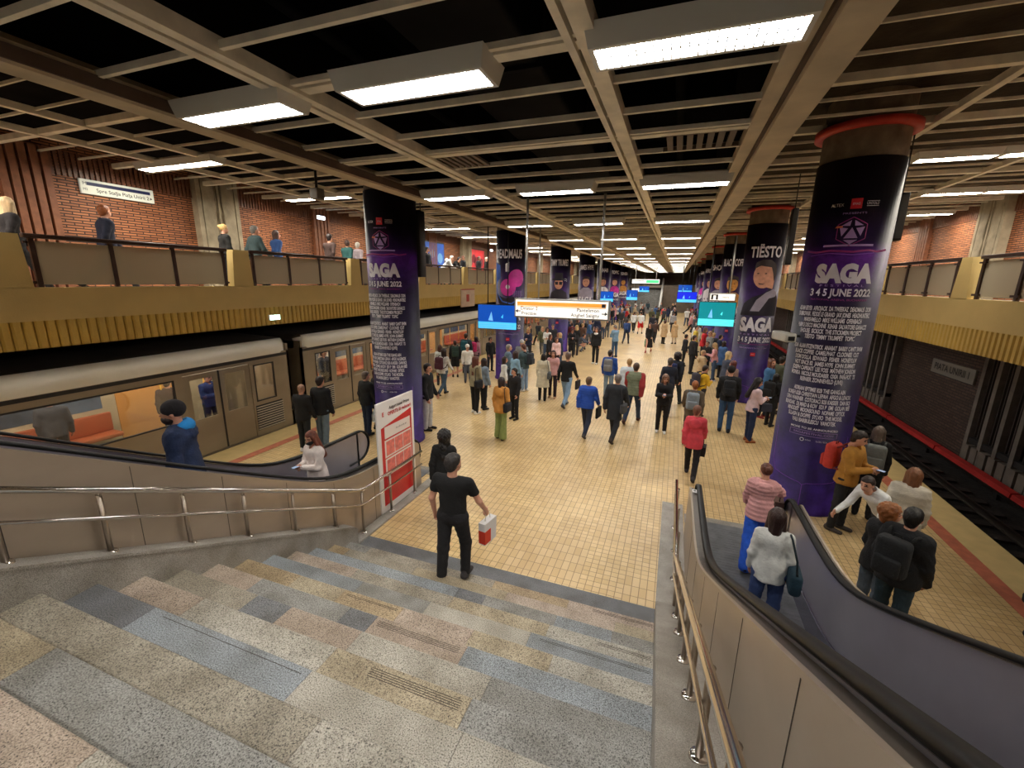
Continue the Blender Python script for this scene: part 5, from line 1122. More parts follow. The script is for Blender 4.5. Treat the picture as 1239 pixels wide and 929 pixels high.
 (-10.75, 13.07, 3.72, 1.62, {'l': 'white-haired person in a pale lilac jacket on the left gallery', 'p': 'walk', 'a': 0, 't': 'jacket', 'tc': (184, 170, 180), 'b': 'slim', 'bc': (50, 50, 60), 'hair': 'short', 'hc': (224, 218, 210), 'sc': (30, 30, 30)}),
 (-10.75, 19.26, 3.76, 1.62, {'l': 'white-haired person in a loose white hoodie leaning on the left gallery rail', 'p': 'lean', 'a': 60, 't': 'hooded', 'tc': (196, 200, 204), 'b': 'slim', 'bc': (30, 30, 36), 'hair': 'short', 'hc': (200, 200, 200), 'sc': (30, 30, 30)}),
 (-10.75, 20.09, 3.79, 1.6, {'l': 'dark-haired person in black leaning over the left gallery rail', 'p': 'lean', 'a': 80, 't': 'jacket', 'tc': (18, 18, 22), 'b': 'slim', 'bc': (30, 30, 36), 'hair': 'short', 'hc': (36, 28, 28), 'sc': (30, 30, 30)}),
 (-10.75, 21.36, 3.6, 1.58, {'l': 'person in a dark jacket farther along the left gallery rail', 'p': 'stand', 'a': 90, 't': 'jacket', 'tc': (40, 44, 54), 'b': 'slim', 'bc': (30, 30, 36), 'hair': 'short', 'hc': (170, 120, 100), 'sc': (30, 30, 30)}),
 (-10.75, 23.34, 3.75, 1.66, {'l': 'dark-clothed person in front of the red gallery poster', 'p': 'stand', 'a': 90, 't': 'jacket', 'tc': (30, 28, 34), 'b': 'slim', 'bc': (30, 30, 36), 'hair': 'short', 'hc': (60, 30, 30), 'sc': (30, 30, 30)}),
 (-10.75, 24.39, 3.67, 1.66, {'l': 'pale-haired person by the gallery rail in front of the red poster', 'p': 'stand', 'a': 80, 't': 'jacket', 'tc': (30, 26, 28), 'b': 'slim', 'bc': (30, 30, 36), 'hair': 'short', 'hc': (210, 200, 190), 'sc': (30, 30, 30)}),
 (-10.75, 17.75, 3.66, 1.76, {'l': 'tall dark silhouette on the left gallery in front of the blue poster', 'p': 'stand', 'a': 90, 't': 'jacket', 'tc': (22, 22, 28), 'b': 'slim', 'bc': (30, 30, 36), 'hair': 'short', 'hc': (24, 20, 22), 'sc': (30, 30, 30)}),
 (-2.92, 24.22, 0.0, 1.78, {'l': 'man in a denim shirt and blue jeans looking at his phone mid platform', 'p': 'phone', 'a': -50, 't': 'jacket', 'tc': (112, 142, 168), 'b': 'slim', 'bc': (54, 82, 116), 'hair': 'short', 'hc': (120, 110, 104), 'sc': (50, 50, 54)}),
 (-2.9, 29.94, 0.0, 1.71, {'l': 'person with a large navy backpack walking away mid platform', 'p': 'walk', 'a': 10, 't': 'jacket', 'tc': (44, 62, 104), 'b': 'slim', 'bc': (40, 50, 70), 'hair': 'short', 'hc': (60, 46, 42), 'sc': (50, 40, 40), 'bag': ('backpack', 'large navy backpack mid platform', (50, 74, 128))}),
 (-3.09, 37.37, 0.0, 1.77, {'l': 'person in a white top and black trousers in the pair walking away', 'p': 'walk', 'a': 5, 't': 'sweater', 'tc': (216, 218, 218), 'b': 'slim', 'bc': (30, 30, 34), 'hair': 'short', 'hc': (60, 40, 34), 'sc': (200, 200, 200)}),
 (-2.48, 36.4, 0.0, 1.84, {'l': 'person in a white top and bright red shorts', 'p': 'walk', 'a': 5, 't': 'sweater', 'tc': (220, 222, 222), 'b': 'shorts', 'bc': (196, 28, 32), 'hair': 'short', 'hc': (56, 36, 30), 'sc': (50, 50, 50)}),
 (-1.27, 26.89, 0.0, 1.81, {'l': 'woman in a long black dress walking toward the stairs', 'p': 'walk', 'a': 185, 't': 'dress', 'tc': (26, 24, 26), 'b': 'slim', 'bc': (180, 140, 120), 'hair': 'bob', 'hc': (70, 44, 40), 'sc': (150, 64, 50), 'bag': ('plasticbag', 'green carrier bag beside the long black dress', (50, 130, 90))}),
 (-1.17, 31.69, 0.0, 1.58, {'l': 'person in a dark brown jacket behind the long black dress', 'p': 'walk', 'a': 10, 't': 'jacket', 'tc': (70, 50, 46), 'b': 'slim', 'bc': (34, 32, 36), 'hair': 'short', 'hc': (90, 80, 84), 'sc': (40, 40, 40)}),
 (-1.58, 36.25, 0.0, 1.69, {'l': 'person in a dark hooded coat walking away mid platform', 'p': 'walk', 'a': 0, 't': 'coat2', 'tc': (34, 34, 46), 'b': 'slim', 'bc': (30, 30, 36), 'hair': 'short', 'hc': (40, 30, 32), 'sc': (40, 40, 40)}),
 (-0.55, 31.1, 0.0, 1.62, {'l': 'person in a wide beige coat and black trousers facing the beige trench', 'p': 'stand', 'a': 40, 't': 'coat', 'tc': (190, 160, 122), 'b': 'slim', 'bc': (22, 22, 24), 'hair': 'bob', 'hc': (72, 42, 34), 'sc': (24, 24, 26)}),
 (0.13, 31.43, 0.0, 1.58, {'l': 'fair-haired woman in a beige trench coat', 'p': 'stand', 'a': -30, 't': 'coat', 'tc': (202, 170, 128), 'b': 'slim', 'bc': (200, 180, 160), 'hair': 'long', 'hc': (176, 132, 84), 'sc': (24, 24, 26)}),
 (-0.06, 38.94, 0.0, 1.65, {'l': 'person in a grey top beyond the beige coats', 'p': 'stand', 'a': 0, 't': 'jacket', 'tc': (150, 150, 156), 'b': 'slim', 'bc': (44, 44, 50), 'hair': 'short', 'hc': (80, 60, 54), 'sc': (40, 40, 40)}),
 (-1.1, 49.5, 0.0, 1.66, {'l': 'person in a coral top and bright green trousers far down the platform', 'p': 'walk', 'a': 5, 't': 'sweater', 'tc': (216, 84, 84), 'b': 'slim', 'bc': (60, 150, 80), 'hair': 'short', 'hc': (60, 40, 40), 'sc': (210, 210, 210)}),
 (-3.48, 61.94, 0.0, 1.65, {'l': 'person in dark clothes alone far left of the green trousers', 'p': 'walk', 'a': 0, 't': 'jacket', 'tc': (50, 70, 78), 'b': 'slim', 'bc': (40, 44, 50), 'hair': 'short', 'hc': (50, 40, 40), 'sc': (40, 40, 40)}),
 (-3.55, 21.77, 0.0, 1.88, {'l': 'woman in black with a white scarf and white shoes facing the stairs', 'p': 'stand', 'a': 190, 't': 'jacket', 'tc': (26, 24, 28), 'b': 'slim', 'bc': (24, 24, 28), 'hair': 'bob', 'hc': (60, 36, 34), 'sc': (226, 226, 226), 'scarf': (226, 222, 220)}),
 (-7.75, 23.8, 0.0, 1.63, {'l': 'person in a dark jacket standing at the second left column under the sign', 'p': 'stand', 'a': 90, 't': 'jacket', 'tc': (40, 38, 44), 'b': 'slim', 'bc': (30, 30, 34), 'hair': 'short', 'hc': (60, 40, 36), 'sc': (30, 30, 30)}),
 (-8.05, 26.58, 0.0, 1.59, {'l': 'person in a dark grey jacket walking behind the second left column', 'p': 'walk', 'a': -60, 't': 'jacket', 'tc': (44, 50, 58), 'b': 'slim', 'bc': (34, 34, 40), 'hair': 'short', 'hc': (120, 60, 50), 'sc': (30, 30, 30)}),
 (-5.36, 19.55, 0.0, 1.65, {'l': 'long-haired woman in black under the sign', 'p': 'stand', 'a': 110, 't': 'jacket', 'tc': (30, 26, 30), 'b': 'slim', 'bc': (30, 30, 34), 'hair': 'long', 'hc': (80, 46, 38), 'sc': (30, 30, 30)}),
 (-6.36, 23.82, 0.0, 1.7, {'l': 'tall person in a charcoal jacket in the crowd under the sign', 'p': 'stand', 'a': 170, 't': 'jacket', 'tc': (44, 44, 52), 'b': 'slim', 'bc': (30, 30, 36), 'hair': 'short', 'hc': (50, 34, 32), 'sc': (30, 30, 30)}),
 (-5.28, 20.97, 0.0, 1.58, {'l': 'woman in a dark green coat under the sign', 'p': 'stand', 'a': 200, 't': 'coat2', 'tc': (38, 48, 44), 'b': 'slim', 'bc': (30, 30, 36), 'hair': 'bob', 'hc': (120, 70, 56), 'sc': (30, 30, 30)}),
 (-4.92, 19.11, 0.0, 1.58, {'l': 'woman in a pale pink jacket facing the others under the sign', 'p': 'stand', 'a': 150, 't': 'jacket', 'tc': (226, 190, 190), 'b': 'slim', 'bc': (60, 50, 60), 'hair': 'bob', 'hc': (92, 54, 44), 'sc': (60, 50, 50)}),
 (-5.11, 23.19, 0.0, 1.59, {'l': 'woman in black looking at her hands under the sign', 'p': 'phone', 'a': 160, 't': 'jacket', 'tc': (24, 22, 28), 'b': 'slim', 'bc': (24, 24, 28), 'hair': 'bob', 'hc': (70, 40, 38), 'sc': (90, 80, 60)}),
 (-5.96, 25.34, 0.0, 1.68, {'l': 'person in a maroon jacket in the crowd under the sign', 'p': 'stand', 'a': 20, 't': 'jacket', 'tc': (112, 40, 46), 'b': 'slim', 'bc': (34, 30, 36), 'hair': 'short', 'hc': (60, 40, 36), 'sc': (40, 40, 40)}),
 (-5.2, 25.36, 0.0, 1.58, {'l': 'person crouching in grey jeans near the third left column', 'p': 'crouch', 'a': 90, 't': 'jacket', 'tc': (70, 76, 90), 'b': 'slim', 'bc': (108, 112, 130), 'hair': 'short', 'hc': (40, 36, 40), 'sc': (40, 40, 40)}),
 (0.63, 22.96, 0.0, 1.61, {'l': 'person in a black shirt at the front of the right-hand crowd', 'p': 'stand', 'a': 80, 't': 'jacket', 'tc': (28, 26, 32), 'b': 'slim', 'bc': (26, 26, 30), 'hair': 'short', 'hc': (46, 30, 28), 'sc': (30, 30, 30)}),
 (0.93, 21.15, 0.0, 1.78, {'l': 'person in black leaning into the right-hand crowd', 'p': 'stand', 'a': 60, 't': 'jacket', 'tc': (22, 22, 26), 'b': 'slim', 'bc': (26, 26, 30), 'hair': 'short', 'hc': (60, 38, 34), 'sc': (30, 30, 30)}),
 (1.15, 17.88, 0.0, 1.58, {'l': 'person in a hooded beige coat near the yellow sweater', 'p': 'stand', 'a': 70, 't': 'hooded', 'tc': (186, 160, 124), 'b': 'slim', 'bc': (90, 96, 84), 'hair': 'short', 'hc': (186, 150, 110), 'sc': (60, 56, 56)}),
 (1.17, 25.55, 0.0, 1.85, {'l': 'person in a yellow top in the right-hand crowd', 'p': 'stand', 'a': 100, 't': 'sweater', 'tc': (214, 190, 80), 'b': 'slim', 'bc': (40, 40, 46), 'hair': 'short', 'hc': (60, 44, 38), 'sc': (30, 30, 30)}),
 (1.52, 24.11, 0.0, 1.88, {'l': 'person in a red jacket in the right-hand crowd', 'p': 'stand', 'a': 100, 't': 'jacket', 'tc': (190, 36, 48), 'b': 'slim', 'bc': (34, 34, 40), 'hair': 'bob', 'hc': (90, 60, 50), 'sc': (30, 30, 30)}),
 (1.71, 22.55, 0.0, 1.87, {'l': 'person in a grey jacket under the turquoise screen', 'p': 'stand', 'a': 250, 't': 'jacket', 'tc': (120, 122, 122), 'b': 'slim', 'bc': (34, 36, 40), 'hair': 'short', 'hc': (150, 110, 90), 'sc': (30, 30, 30)}),
 (1.51, 20.83, 0.0, 1.59, {'l': 'short person in black at the edge of the right-hand crowd', 'p': 'stand', 'a': 230, 't': 'jacket', 'tc': (26, 26, 30), 'b': 'slim', 'bc': (26, 28, 30), 'hair': 'short', 'hc': (70, 50, 44), 'sc': (30, 30, 30)}),
 (1.45, 39.73, 0.0, 1.73, {'l': 'person in a white coat on the right near the deep blue screen', 'p': 'stand', 'a': 60, 't': 'coat', 'tc': (216, 218, 220), 'b': 'slim', 'bc': (60, 60, 66), 'hair': 'short', 'hc': (60, 44, 42), 'sc': (30, 30, 30)}),
 (1.47, 33.96, 0.0, 1.84, {'l': 'person in dark grey beside the white coat on the right', 'p': 'stand', 'a': 250, 't': 'jacket', 'tc': (60, 64, 72), 'b': 'slim', 'bc': (40, 40, 46), 'hair': 'short', 'hc': (50, 40, 40), 'sc': (30, 30, 30)}),
]
# ================================================================== PEOPLE
def cloth(c, kind='cloth'):
    c = tuple(int(v) for v in c); n = '%s_%02x%02x%02x' % (kind, *c)
    if n in MATS: return MATS[n]
    if kind == 'skin': return M(n, c, .5, var=.06, vs=9)
    if kind == 'hair': return M(n, c, .5, var=.35, vs=22, bump=.5, bs=70, stretch=(1, 1, .25))
    return M(n, c, .88, var=.14, vs=11, bump=.35, bs=46)
SKIN = (206, 152, 128)
LIP = M('lips', (170, 92, 86), .5); EYE = M('eye_dark', (34, 26, 26), .3)

def nets(fn, lo, hi, h):
    """surface nets of a signed distance function sampled on a grid"""
    lo = np.array(lo, float); hi = np.array(hi, float); n = np.maximum(4, np.ceil((hi-lo)/h).astype(int)+1)
    ax = [(lo[i]+h*np.arange(n[i])).astype(np.float32) for i in range(3)]
    X, Y, Z = np.meshgrid(*ax, indexing='ij', sparse=True); V = np.array(np.broadcast_to(fn(X, Y, Z), tuple(n)), dtype=np.float32)
    V[0] = V[-1] = 1; V[:, 0] = V[:, -1] = 1; V[:, :, 0] = V[:, :, -1] = 1
    S = V < 0; c = tuple(s-1 for s in V.shape); acc = np.zeros(c+(3,)); cnt = np.zeros(c)
    def sl(o): return tuple(slice(o[i], o[i]+c[i]) for i in range(3))
    for a in range(3):
        b, d = [i for i in range(3) if i != a]
        for ob in (0, 1):
            for od in (0, 1):
                o = [0, 0, 0]; o[b] = ob; o[d] = od; o1 = list(o); o1[a] = 1
                v0, v1 = V[sl(o)], V[sl(o1)]; cr = (v0 < 0) != (v1 < 0)
                t = np.where(cr, v0/np.where(cr, v0-v1, 1), 0)
                acc[..., b] += cr*ob; acc[..., d] += cr*od; acc[..., a] += t; cnt += cr
    idx = -np.ones(c, int); m = cnt > 0; idx[m] = np.arange(m.sum())
    ijk = np.argwhere(m); P = lo+h*(ijk+acc[m]/cnt[m][:, None])
    F = []
    for a in range(3):
        b, d = [(1, 2), (2, 0), (0, 1)][a]
        A = [slice(1, V.shape[i]-1) for i in range(3)]; A[a] = slice(0, V.shape[a]-1); A1 = list(A); A1[a] = slice(1, V.shape[a])
        s0, s1 = S[tuple(A)], S[tuple(A1)]
        e = np.argwhere(s0 != s1); off = np.array([1, 1, 1]); off[a] = 0; e = e+off
        if not len(e): continue
        inside = S[tuple(e.T)]
        q = []
        for ob, od in ((0, 0), (1, 0), (1, 1), (0, 1)):
            k = e.copy(); k[:, b] -= ob; k[:, d] -= od; q.append(idx[tuple(k.T)])
        q = np.stack(q, 1); q[~inside] = q[~inside][:, ::-1]; F.append(q)
    F = np.concatenate(F) if F else np.zeros((0, 4), int)
    return P, F

def cap(X, Y, Z, a, b, ra, rb, ky=1.):
    a = np.array(a, np.float32); b = np.array(b, np.float32); d = b-a; dd = float(d@d)+1e-9; ra = float(ra); rb = float(rb)
    a = [float(q) for q in a]; d = [float(q) for q in d]
    px, py, pz = X-a[0], Y-a[1], Z-a[2]; t = np.clip((px*d[0]+py*d[1]+pz*d[2])/dd, 0, 1)
    return np.sqrt((px-t*d[0])**2+((py-t*d[1])*ky)**2+(pz-t*d[2])**2)-(ra+(rb-ra)*t)
def ell(X, Y, Z, c, r):
    k = np.sqrt(((X-c[0])/r[0])**2+((Y-c[1])/r[1])**2+((Z-c[2])/r[2])**2); return (k-1)*min(r)
def smin(a, b, k=.03):
    h = np.clip(.5+.5*(b-a)/k, 0, 1); return b*(1-h)+a*h-k*h*(1-h)

HIPZ = .93
def pose_of(name, rnd, reach=0, grip=None):
    j = rnd.uniform
    D = dict(lean=2, legs=[(3+j(-2, 3), 4), (-2+j(-2, 2), 3)], arms=[(j(-6, 6), 12+j(0, 12), 9), (j(-6, 6), 12+j(0, 12), 9)], inw=[4, 4], yaw=0, zo=None)
    if name in ('walk', 'walkb'):
        s = 1 if rnd.random() < .5 else -1; a, b = (24+j(-4, 4), 8), (-14+j(-3, 3), 26+j(-6, 8))
        D['legs'] = [a, b] if s > 0 else [b, a]; D['lean'] = 4
        p, q = (-20, 12, 8), (18, 26, 8); D['arms'] = [p, q] if s > 0 else [q, p]
    if name == 'phone':
        D['arms'] = [(16, 88, 6), (12, 96, 6)]; D['inw'] = [38, 38]; D['lean'] = 4
    if name == 'lean':
        D['lean'] = 38; D['arms'] = [(16, 14, 14), (24, 30, 10)]; D['legs'] = [(8, 10), (-8, 2)]
    if name == 'stepdown':
        D['legs'] = [(-7, 3), (17, 20)]; D['arms'] = [(-6, 20, 14), (14, 22, 20)]; D['lean'] = 3; D['inw'] = [6, 2]
    if name == 'crouch':
        D['legs'] = [(100, 125), (88, 118)]; D['lean'] = 30; D['arms'] = [(40, 40, 8), (44, 40, 8)]
    if reach: D['arms'][1] = (48, 30, 22)
    return D

def skeleton(D, fem):
    R_ = math.radians; le = R_(D['lean']); J = {}
    hw, sw = (.088, .152) if fem else (.088, .182)
    hip = [np.array((s*hw, 0, HIPZ)) for s in (-1, 1)]
    lo = 9
    for i, (s, (a, b)) in enumerate(zip((-1, 1), D['legs'])):
        a, b = R_(a), R_(b); k = hip[i]+.43*np.array((s*.03, math.sin(a), -math.cos(a))); an = k+.42*np.array((0, math.sin(a-b), -math.cos(a-b)))
        J['hip', i], J['knee', i], J['ank', i], J['footrot', i] = hip[i], k, an, max(0, (b-a) if (b-a) > .12 else 0); lo = min(lo, an[2]-.08)
    J['dz'] = -lo
    def tor(p): x, y, z = p; z -= HIPZ; return np.array((x, y*math.cos(le)+z*math.sin(le), HIPZ+z*math.cos(le)-y*math.sin(le)))
    J['tor'] = tor; J['le'] = le
    for i, (s, (a, e, c)) in enumerate(zip((-1, 1), D['arms'])):
        sh = tor((s*sw, 0, 1.415)); a, e, c, w_ = R_(a), R_(e), R_(c), R_(D['inw'][i])
        el = sh+.285*np.array((s*math.sin(c), math.sin(a)*math.cos(c), -math.cos(a)*math.cos(c)))
        fd = np.array((s*math.sin(c)*.4-s*math.sin(w_), math.sin(a+e)*math.cos(w_), -math.cos(a+e)*math.cos(w_))); fd /= np.linalg.norm(fd)
        wr = el+.25*fd; J['sh', i], J['el', i], J['wr', i], J['fd', i] = sh, el, wr, fd
    return J

def hand_geo(mb, w_, fd, side, curl, mi=0):
    """palm, four unequal fingers bent at the knuckles and a thumb from the side of the palm"""
    d = Vector(fd).normalized(); n = Vector((-side, 0, 0)); n = (n-d*n.dot(d)).normalized(); s = d.cross(n)*(1 if side > 0 else -1)
    if s.y < 0: s = -s
    w_ = Vector(w_); rings = [(0, .024, .019), (.03, .034, .017), (.065, .040, .015), (.09, .038, .012)]; o = len(mb.v); S = 8
    for (t, ra, rb) in rings:
        for k in range(S):
            a = 2*PI*k/S; mb.v.append(tuple(w_+d*t+s*ra*math.cos(a)+n*rb*math.sin(a)))
    for i in range(3):
        for k in range(S): l = (k+1) % S; mb.f.append([o+i*S+k, o+i*S+l, o+(i+1)*S+l, o+(i+1)*S+k]); mb.m.append(mi); mb.sm.append(True)
    mb.f.append([o+3*S+k for k in range(S)]); mb.m.append(mi); mb.sm.append(False)
    for q, (off, L_) in enumerate(((.029, .068), (.010, .078), (-.010, .073), (-.029, .056))):
        b = w_+d*.085+s*off; c1 = curl*(.8+.1*q); d1 = d*math.cos(c1)+n*math.sin(c1); c2 = c1+curl*1.1+.1; d2 = d*math.cos(c2)+n*math.sin(c2)
        mb.tube([b, b+d1*L_*.5, b+d1*L_*.5+d2*L_*.5], [.0105, .0095, .007], 6, mi)
    b = w_+d*.025+s*.03; t1 = (d*.62+s*.7+n*.3).normalized(); t2 = (d*.8+s*.3+n*.5*(.4+curl)).normalized()
    mb.tube([b, b+t1*.038, b+t1*.038+t2*.03], [.013, .011, .008], 6, mi)

MC = {}
def mesh_obj(name, P, F, mats, parent, mi=None, extra=None):
    me = bpy.data.meshes.new(name); v = [tuple(p) for p in P]; f = F.tolist() if hasattr(F, 'tolist') else F; nb = len(f)
    if extra: o = len(v); v += extra.v; f = f+[[i+o for i in q] for q in extra.f]
    me.from_pydata(v, [], f)
    for m in mats: me.materials.append(m)
    if mi is not None: me.polygons.foreach_set('material_index', list(mi)+[0]*(len(f)-nb))
    me.polygons.foreach_set('use_smooth', [True]*len(f)); me.update()
    return me
def link(me, name, parent, mats=None):
    o = bpy.data.objects.new(name, me); COL.objects.link(o); o.parent = parent
    if mats:
        for i, m in enumerate(mats):
            if i < len(o.material_slots): o.material_slots[i].link = 'OBJECT'; o.material_slots[i].material = m
    return o

def person(x, y, z, H, k, seed):
    rnd = random.Random(seed); l = k['l']; fem = ('woman' in l) or k['hair'] in ('long', 'bob', 'bun', 'longcurly')
    dist = math.hypot(x, y-0); h = .013 if dist < 9.5 else (.018 if dist < 17 else (.026 if dist < 27 else .034))
    far_ = dist > 30
    root = empty('person', (x, y, z), -math.radians(k['a']), l, 'person')
    pose = k['p']; seedp = rnd.randint(0, 2) if far_ else seed
    prnd = random.Random(seedp*7+3); D = pose_of(pose, prnd, k.get('reach', 0)); J = skeleton(D, fem); dz = J['dz']; tor = J['tor']; le = J['le']
    sc_ = H/1.765; root.scale = (sc_*k.get('wide', 1.03 if not fem else 1.0), sc_*1.03, sc_)
    yaw = math.radians(k.get('look', rnd.uniform(-25, 25)))
    up = lambda p: (p[0], p[1], p[2]+dz)
    def T(X, Y, Z):   # to the torso's own frame
        Zq = Z-dz-HIPZ; return X, Y*math.cos(le)-Zq*math.sin(le), HIPZ+Zq*math.cos(le)+Y*math.sin(le)
    hc = tor((0, .02, 1.635)); hc = np.array(up(hc)); cy, sy_ = math.cos(yaw), math.sin(yaw); hp = le*.35+(.30 if pose == 'phone' else 0)
    def Hd(X, Y, Z):  # to the head's own frame (centre of the skull at 0)
        x_, y_, z_ = X-hc[0], Y-hc[1], Z-hc[2]; x2 = x_*cy-y_*sy_; y2 = x_*sy_+y_*cy
        return x2, y2*math.cos(hp)-z_*math.sin(hp), z_*math.cos(hp)+y2*math.sin(hp)
    w_sh, w_wa, w_hi = (.150, .112, .150) if fem else (.178, .135, .142)
    def torso(X, Y, Z, g=0.):
        X, Y, Z = T(X, Y, Z); d = cap(X, Y, Z, (-w_sh+.07, 0, 1.37), (w_sh-.07, 0, 1.37), .10+g, .10+g, 1.15)
        d = smin(d, cap(X, Y, Z, (0, 0, 1.30), (0, 0, 1.12), w_wa+.02+g, w_wa+g, 1.4), .06)
        d = smin(d, cap(X, Y, Z, (0, 0, 1.12), (0, 0, .98), w_wa+g, w_hi+g, 1.35), .06)
        d = smin(d, cap(X, Y, Z, (-.06, -.0, .95), (.06, -.0, .95), .095+g, .095+g, 1.1), .05); return d
    def arms(X, Y, Z, g=0., full=True, ks=1.):
        d = None
        for i in (0, 1):
            a, b, c = up(J['sh', i]), up(J['el', i]), up(J['wr', i])
            q = cap(X, Y, Z, a, b, .049+g, .040+g)
            if full: q = smin(q, cap(X, Y, Z, b, c, .041+g, .027+g), .02)
            d = q if d is None else np.minimum(d, q)
        return d
    def legs(X, Y, Z, g=0., gk=0., ga=0.):
        d = None
        for i in (0, 1):
            a, b, c = up(J['hip', i]), up(J['knee', i]), up(J['ank', i])
            q = smin(cap(X, Y, Z, a, b, .083+g, .056+g+gk), cap(X, Y, Z, b, c, .056+g+gk, .038+g+ga), .03)
            d = q if d is None else np.minimum(d, q)
        return d
    def head(X, Y, Z):
        x_, y_, z_ = Hd(X, Y, Z)
        d = ell(x_, y_, z_, (0, -.012, .025), (.074, .095, .092)); d = smin(d, ell(x_, y_, z_, (0, .02, -.045), (.058, .070, .068)), .03)
        d = smin(d, cap(x_, y_, z_, (0, .083, .005), (0, .106, -.028), .008, .013), .012)
        for s in (-1, 1):
            d = np.maximum(d, -(np.sqrt((x_-s*.032)**2+(y_-.108)**2+(z_-.008)**2)-.020)); d = np.minimum(d, ell(x_, y_, z_, (s*.076, -.006, -.012), (.012, .020, .030)))
        d = smin(d, ell(x_, y_, z_, (0, .082, -.062), (.024, .014, .010)), .01)
        return smin(d, cap(x_, y_, z_, (0, -.01, -.03), (0, -.03, -.15), .05, .054), .02)
    st = k['t']; sleeve = st not in ('tshirt',)
    key = ('b', pose, seedp, fem, h, st, k['hair'], k['b']) if far_ else None
    yaw_key = round(yaw, 1)
    # --- the body: one continuous surface from head to ankles
    me = MC.get(key)
    ylo, yhi = -.55, .75
    if pose in ('lean', 'crouch'): yhi = 1.15
    if me is None:
        def fb(X, Y, Z):
            d = smin(head(X, Y, Z), torso(X, Y, Z, -.012), .03); d = smin(d, arms(X, Y, Z, -.003), .025); return smin(d, legs(X, Y, Z, -.004), .03)
        P, F = nets(fb, (-.56, ylo, 0), (.56, yhi, 1.86 if pose != 'crouch' else 1.5), h)
        ex = MB()
        for i, s in ((0, -1), (1, 1)): hand_geo(ex, up(J['wr', i]-J['fd', i]*.01), J['fd', i], s, 1.25 if (pose == 'phone' or k.get('bag', [''])[0] in ('handbag', 'briefcase', 'plasticbag', 'shopping') or (k.get('grip') and i)) else .35)
        C = P[F].mean(1); x_, y_, z_ = Hd(C[:, 0], C[:, 1], C[:, 2])
        mi = np.zeros(len(F), int); mi[(np.abs(x_) < .023) & (y_ > .07) & (np.abs(z_+.062) < .010)] = 1
        for s in (-1, 1): mi[((x_-s*.032)**2/.018**2+(z_-.008)**2/.010**2 < 1) & (y_ > .05)] = 2
        mi[(np.abs(np.abs(x_)-.034) < .02) & (np.abs(z_-.031) < .006) & (y_ > .06)] = 2
        me = mesh_obj('body', P, F, [LIP, LIP, EYE], None, mi, ex)
        if key: MC[key] = me
    link(me, 'body', root, [cloth(k.get('skin', SKIN), 'skin'), LIP, EYE])
    # --- hair
    def part(nm, fn, lo, hi, mats, hh=None, kk=None, label=None):
        kk = (nm,)+key if (key and kk is None) else kk; me = MC.get(kk) if kk else None
        if me is None:
            P, F = nets(fn, lo, hi, hh or h)
            if not len(F): return None
            me = mesh_obj(nm, P, F, mats, None); 
            if kk: MC[kk] = me
        return link(me, nm, root, mats)
    hs = k['hair']; hm = cloth(k['hc'], 'hair'); c = hc
    def cut(x_, y_, z_, a=.052, b=.028):   # leave the face free
        return np.minimum(np.maximum(y_-a, -1), 9) if False else -np.maximum(.035+z_*.9-.0, a-.0-y_-.012*0-.0)
    def fhair(X, Y, Z):
        x_, y_, z_ = Hd(X, Y, Z); wob = .004*np.sin(x_*90+z_*60)*np.sin(y_*80)
        d = ell(x_, y_, z_, (0, -.020, .032), (.084, .103, .100))+wob
        face = np.maximum(-(y_-.028-.55*np.maximum(0, z_-.02)), -( .062-z_))   # >0 where hair may be
        if hs in ('short', 'stubble'):
            if hs == 'stubble': d = d+.009
            d = np.maximum(d, -np.maximum(.02-y_+.3*z_, z_-.06)); d = np.minimum(d, 9); e_ = cap(x_, y_, z_, (0, -.045, .0), (0, -.05, -.06), .072, .056)+(.009 if hs == 'stubble' else 0)+wob; d = smin(d, e_, .02); d = np.maximum(d, -np.maximum(.012-y_+.3*z_, z_-.06)); d = np.maximum(d, -(z_+.065-.45*y_)); return d
        if hs == 'beanie':
            d = ell(x_, y_, z_, (0, -.016, .040), (.090, .112, .104)); return np.maximum(d, -(z_+.030-.42*(y_+.0)))
        if hs in ('curly', 'longcurly'):
            wob = .014*np.sin(x_*70+1)*np.sin(y_*64)*np.sin(z_*66)+.006*np.sin(x_*150)*np.sin(z_*140); d = ell(x_, y_, z_, (0, -.028, .03), (.112, .122, .115))+wob-(.012 if hs == 'longcurly' else 0)
        d = np.maximum(d, -np.maximum(.045-y_, z_-.055))
        if hs == 'bun': d = np.maximum(d, -(z_+.05)); return smin(d, np.sqrt(x_**2+(y_+.105)**2+(z_-.055)**2)-.048+wob, .01)
        ln = {'bob': -.16, 'curly': -.08, 'long': -.42, 'longcurly': -.36}[hs]
        wv = .010*np.sin(z_*42+x_*20) if hs == 'longcurly' else .004*np.sin(x_*120)
        g = cap(x_, y_, z_, (0, -.045, .0), (0, -.085 if ln < -.2 else -.055, ln), .088, (.105 if hs == 'longcurly' else .075) if ln < -.2 else .07, 1.3)+wv+(wob if hs == 'longcurly' else 0)
        g = np.maximum(g, y_-.03)
        for s in (-1, 1): g = smin(g, cap(x_, y_, z_, (s*.07, .01, .03), (s*.085, .0, max(ln, -.2)), .026, .03), .02)
        return smin(d, g, .03)
    zb = c[2]-(.56 if hs in ('long', 'longcurly') else .26)
    part('hair' if hs != 'beanie' else 'hat', fhair, (c[0]-.2, c[1]-.28, zb), (c[0]+.2, c[1]+.2, c[2]+.2), [hm if hs != 'beanie' else cloth(k['hc'])], min(h, .016) if not far_ else h)
    if k.get('beard'):
        part('beard', lambda X, Y, Z: (lambda x_, y_, z_: np.maximum(ell(x_, y_, z_, (0, .03, -.07), (.062, .076, .066)), -np.maximum(-z_-.045, np.abs(x_)-.038)))(*Hd(X, Y, Z)), c-.2, c+.2, [cloth((44, 30, 30), 'hair')], .012)
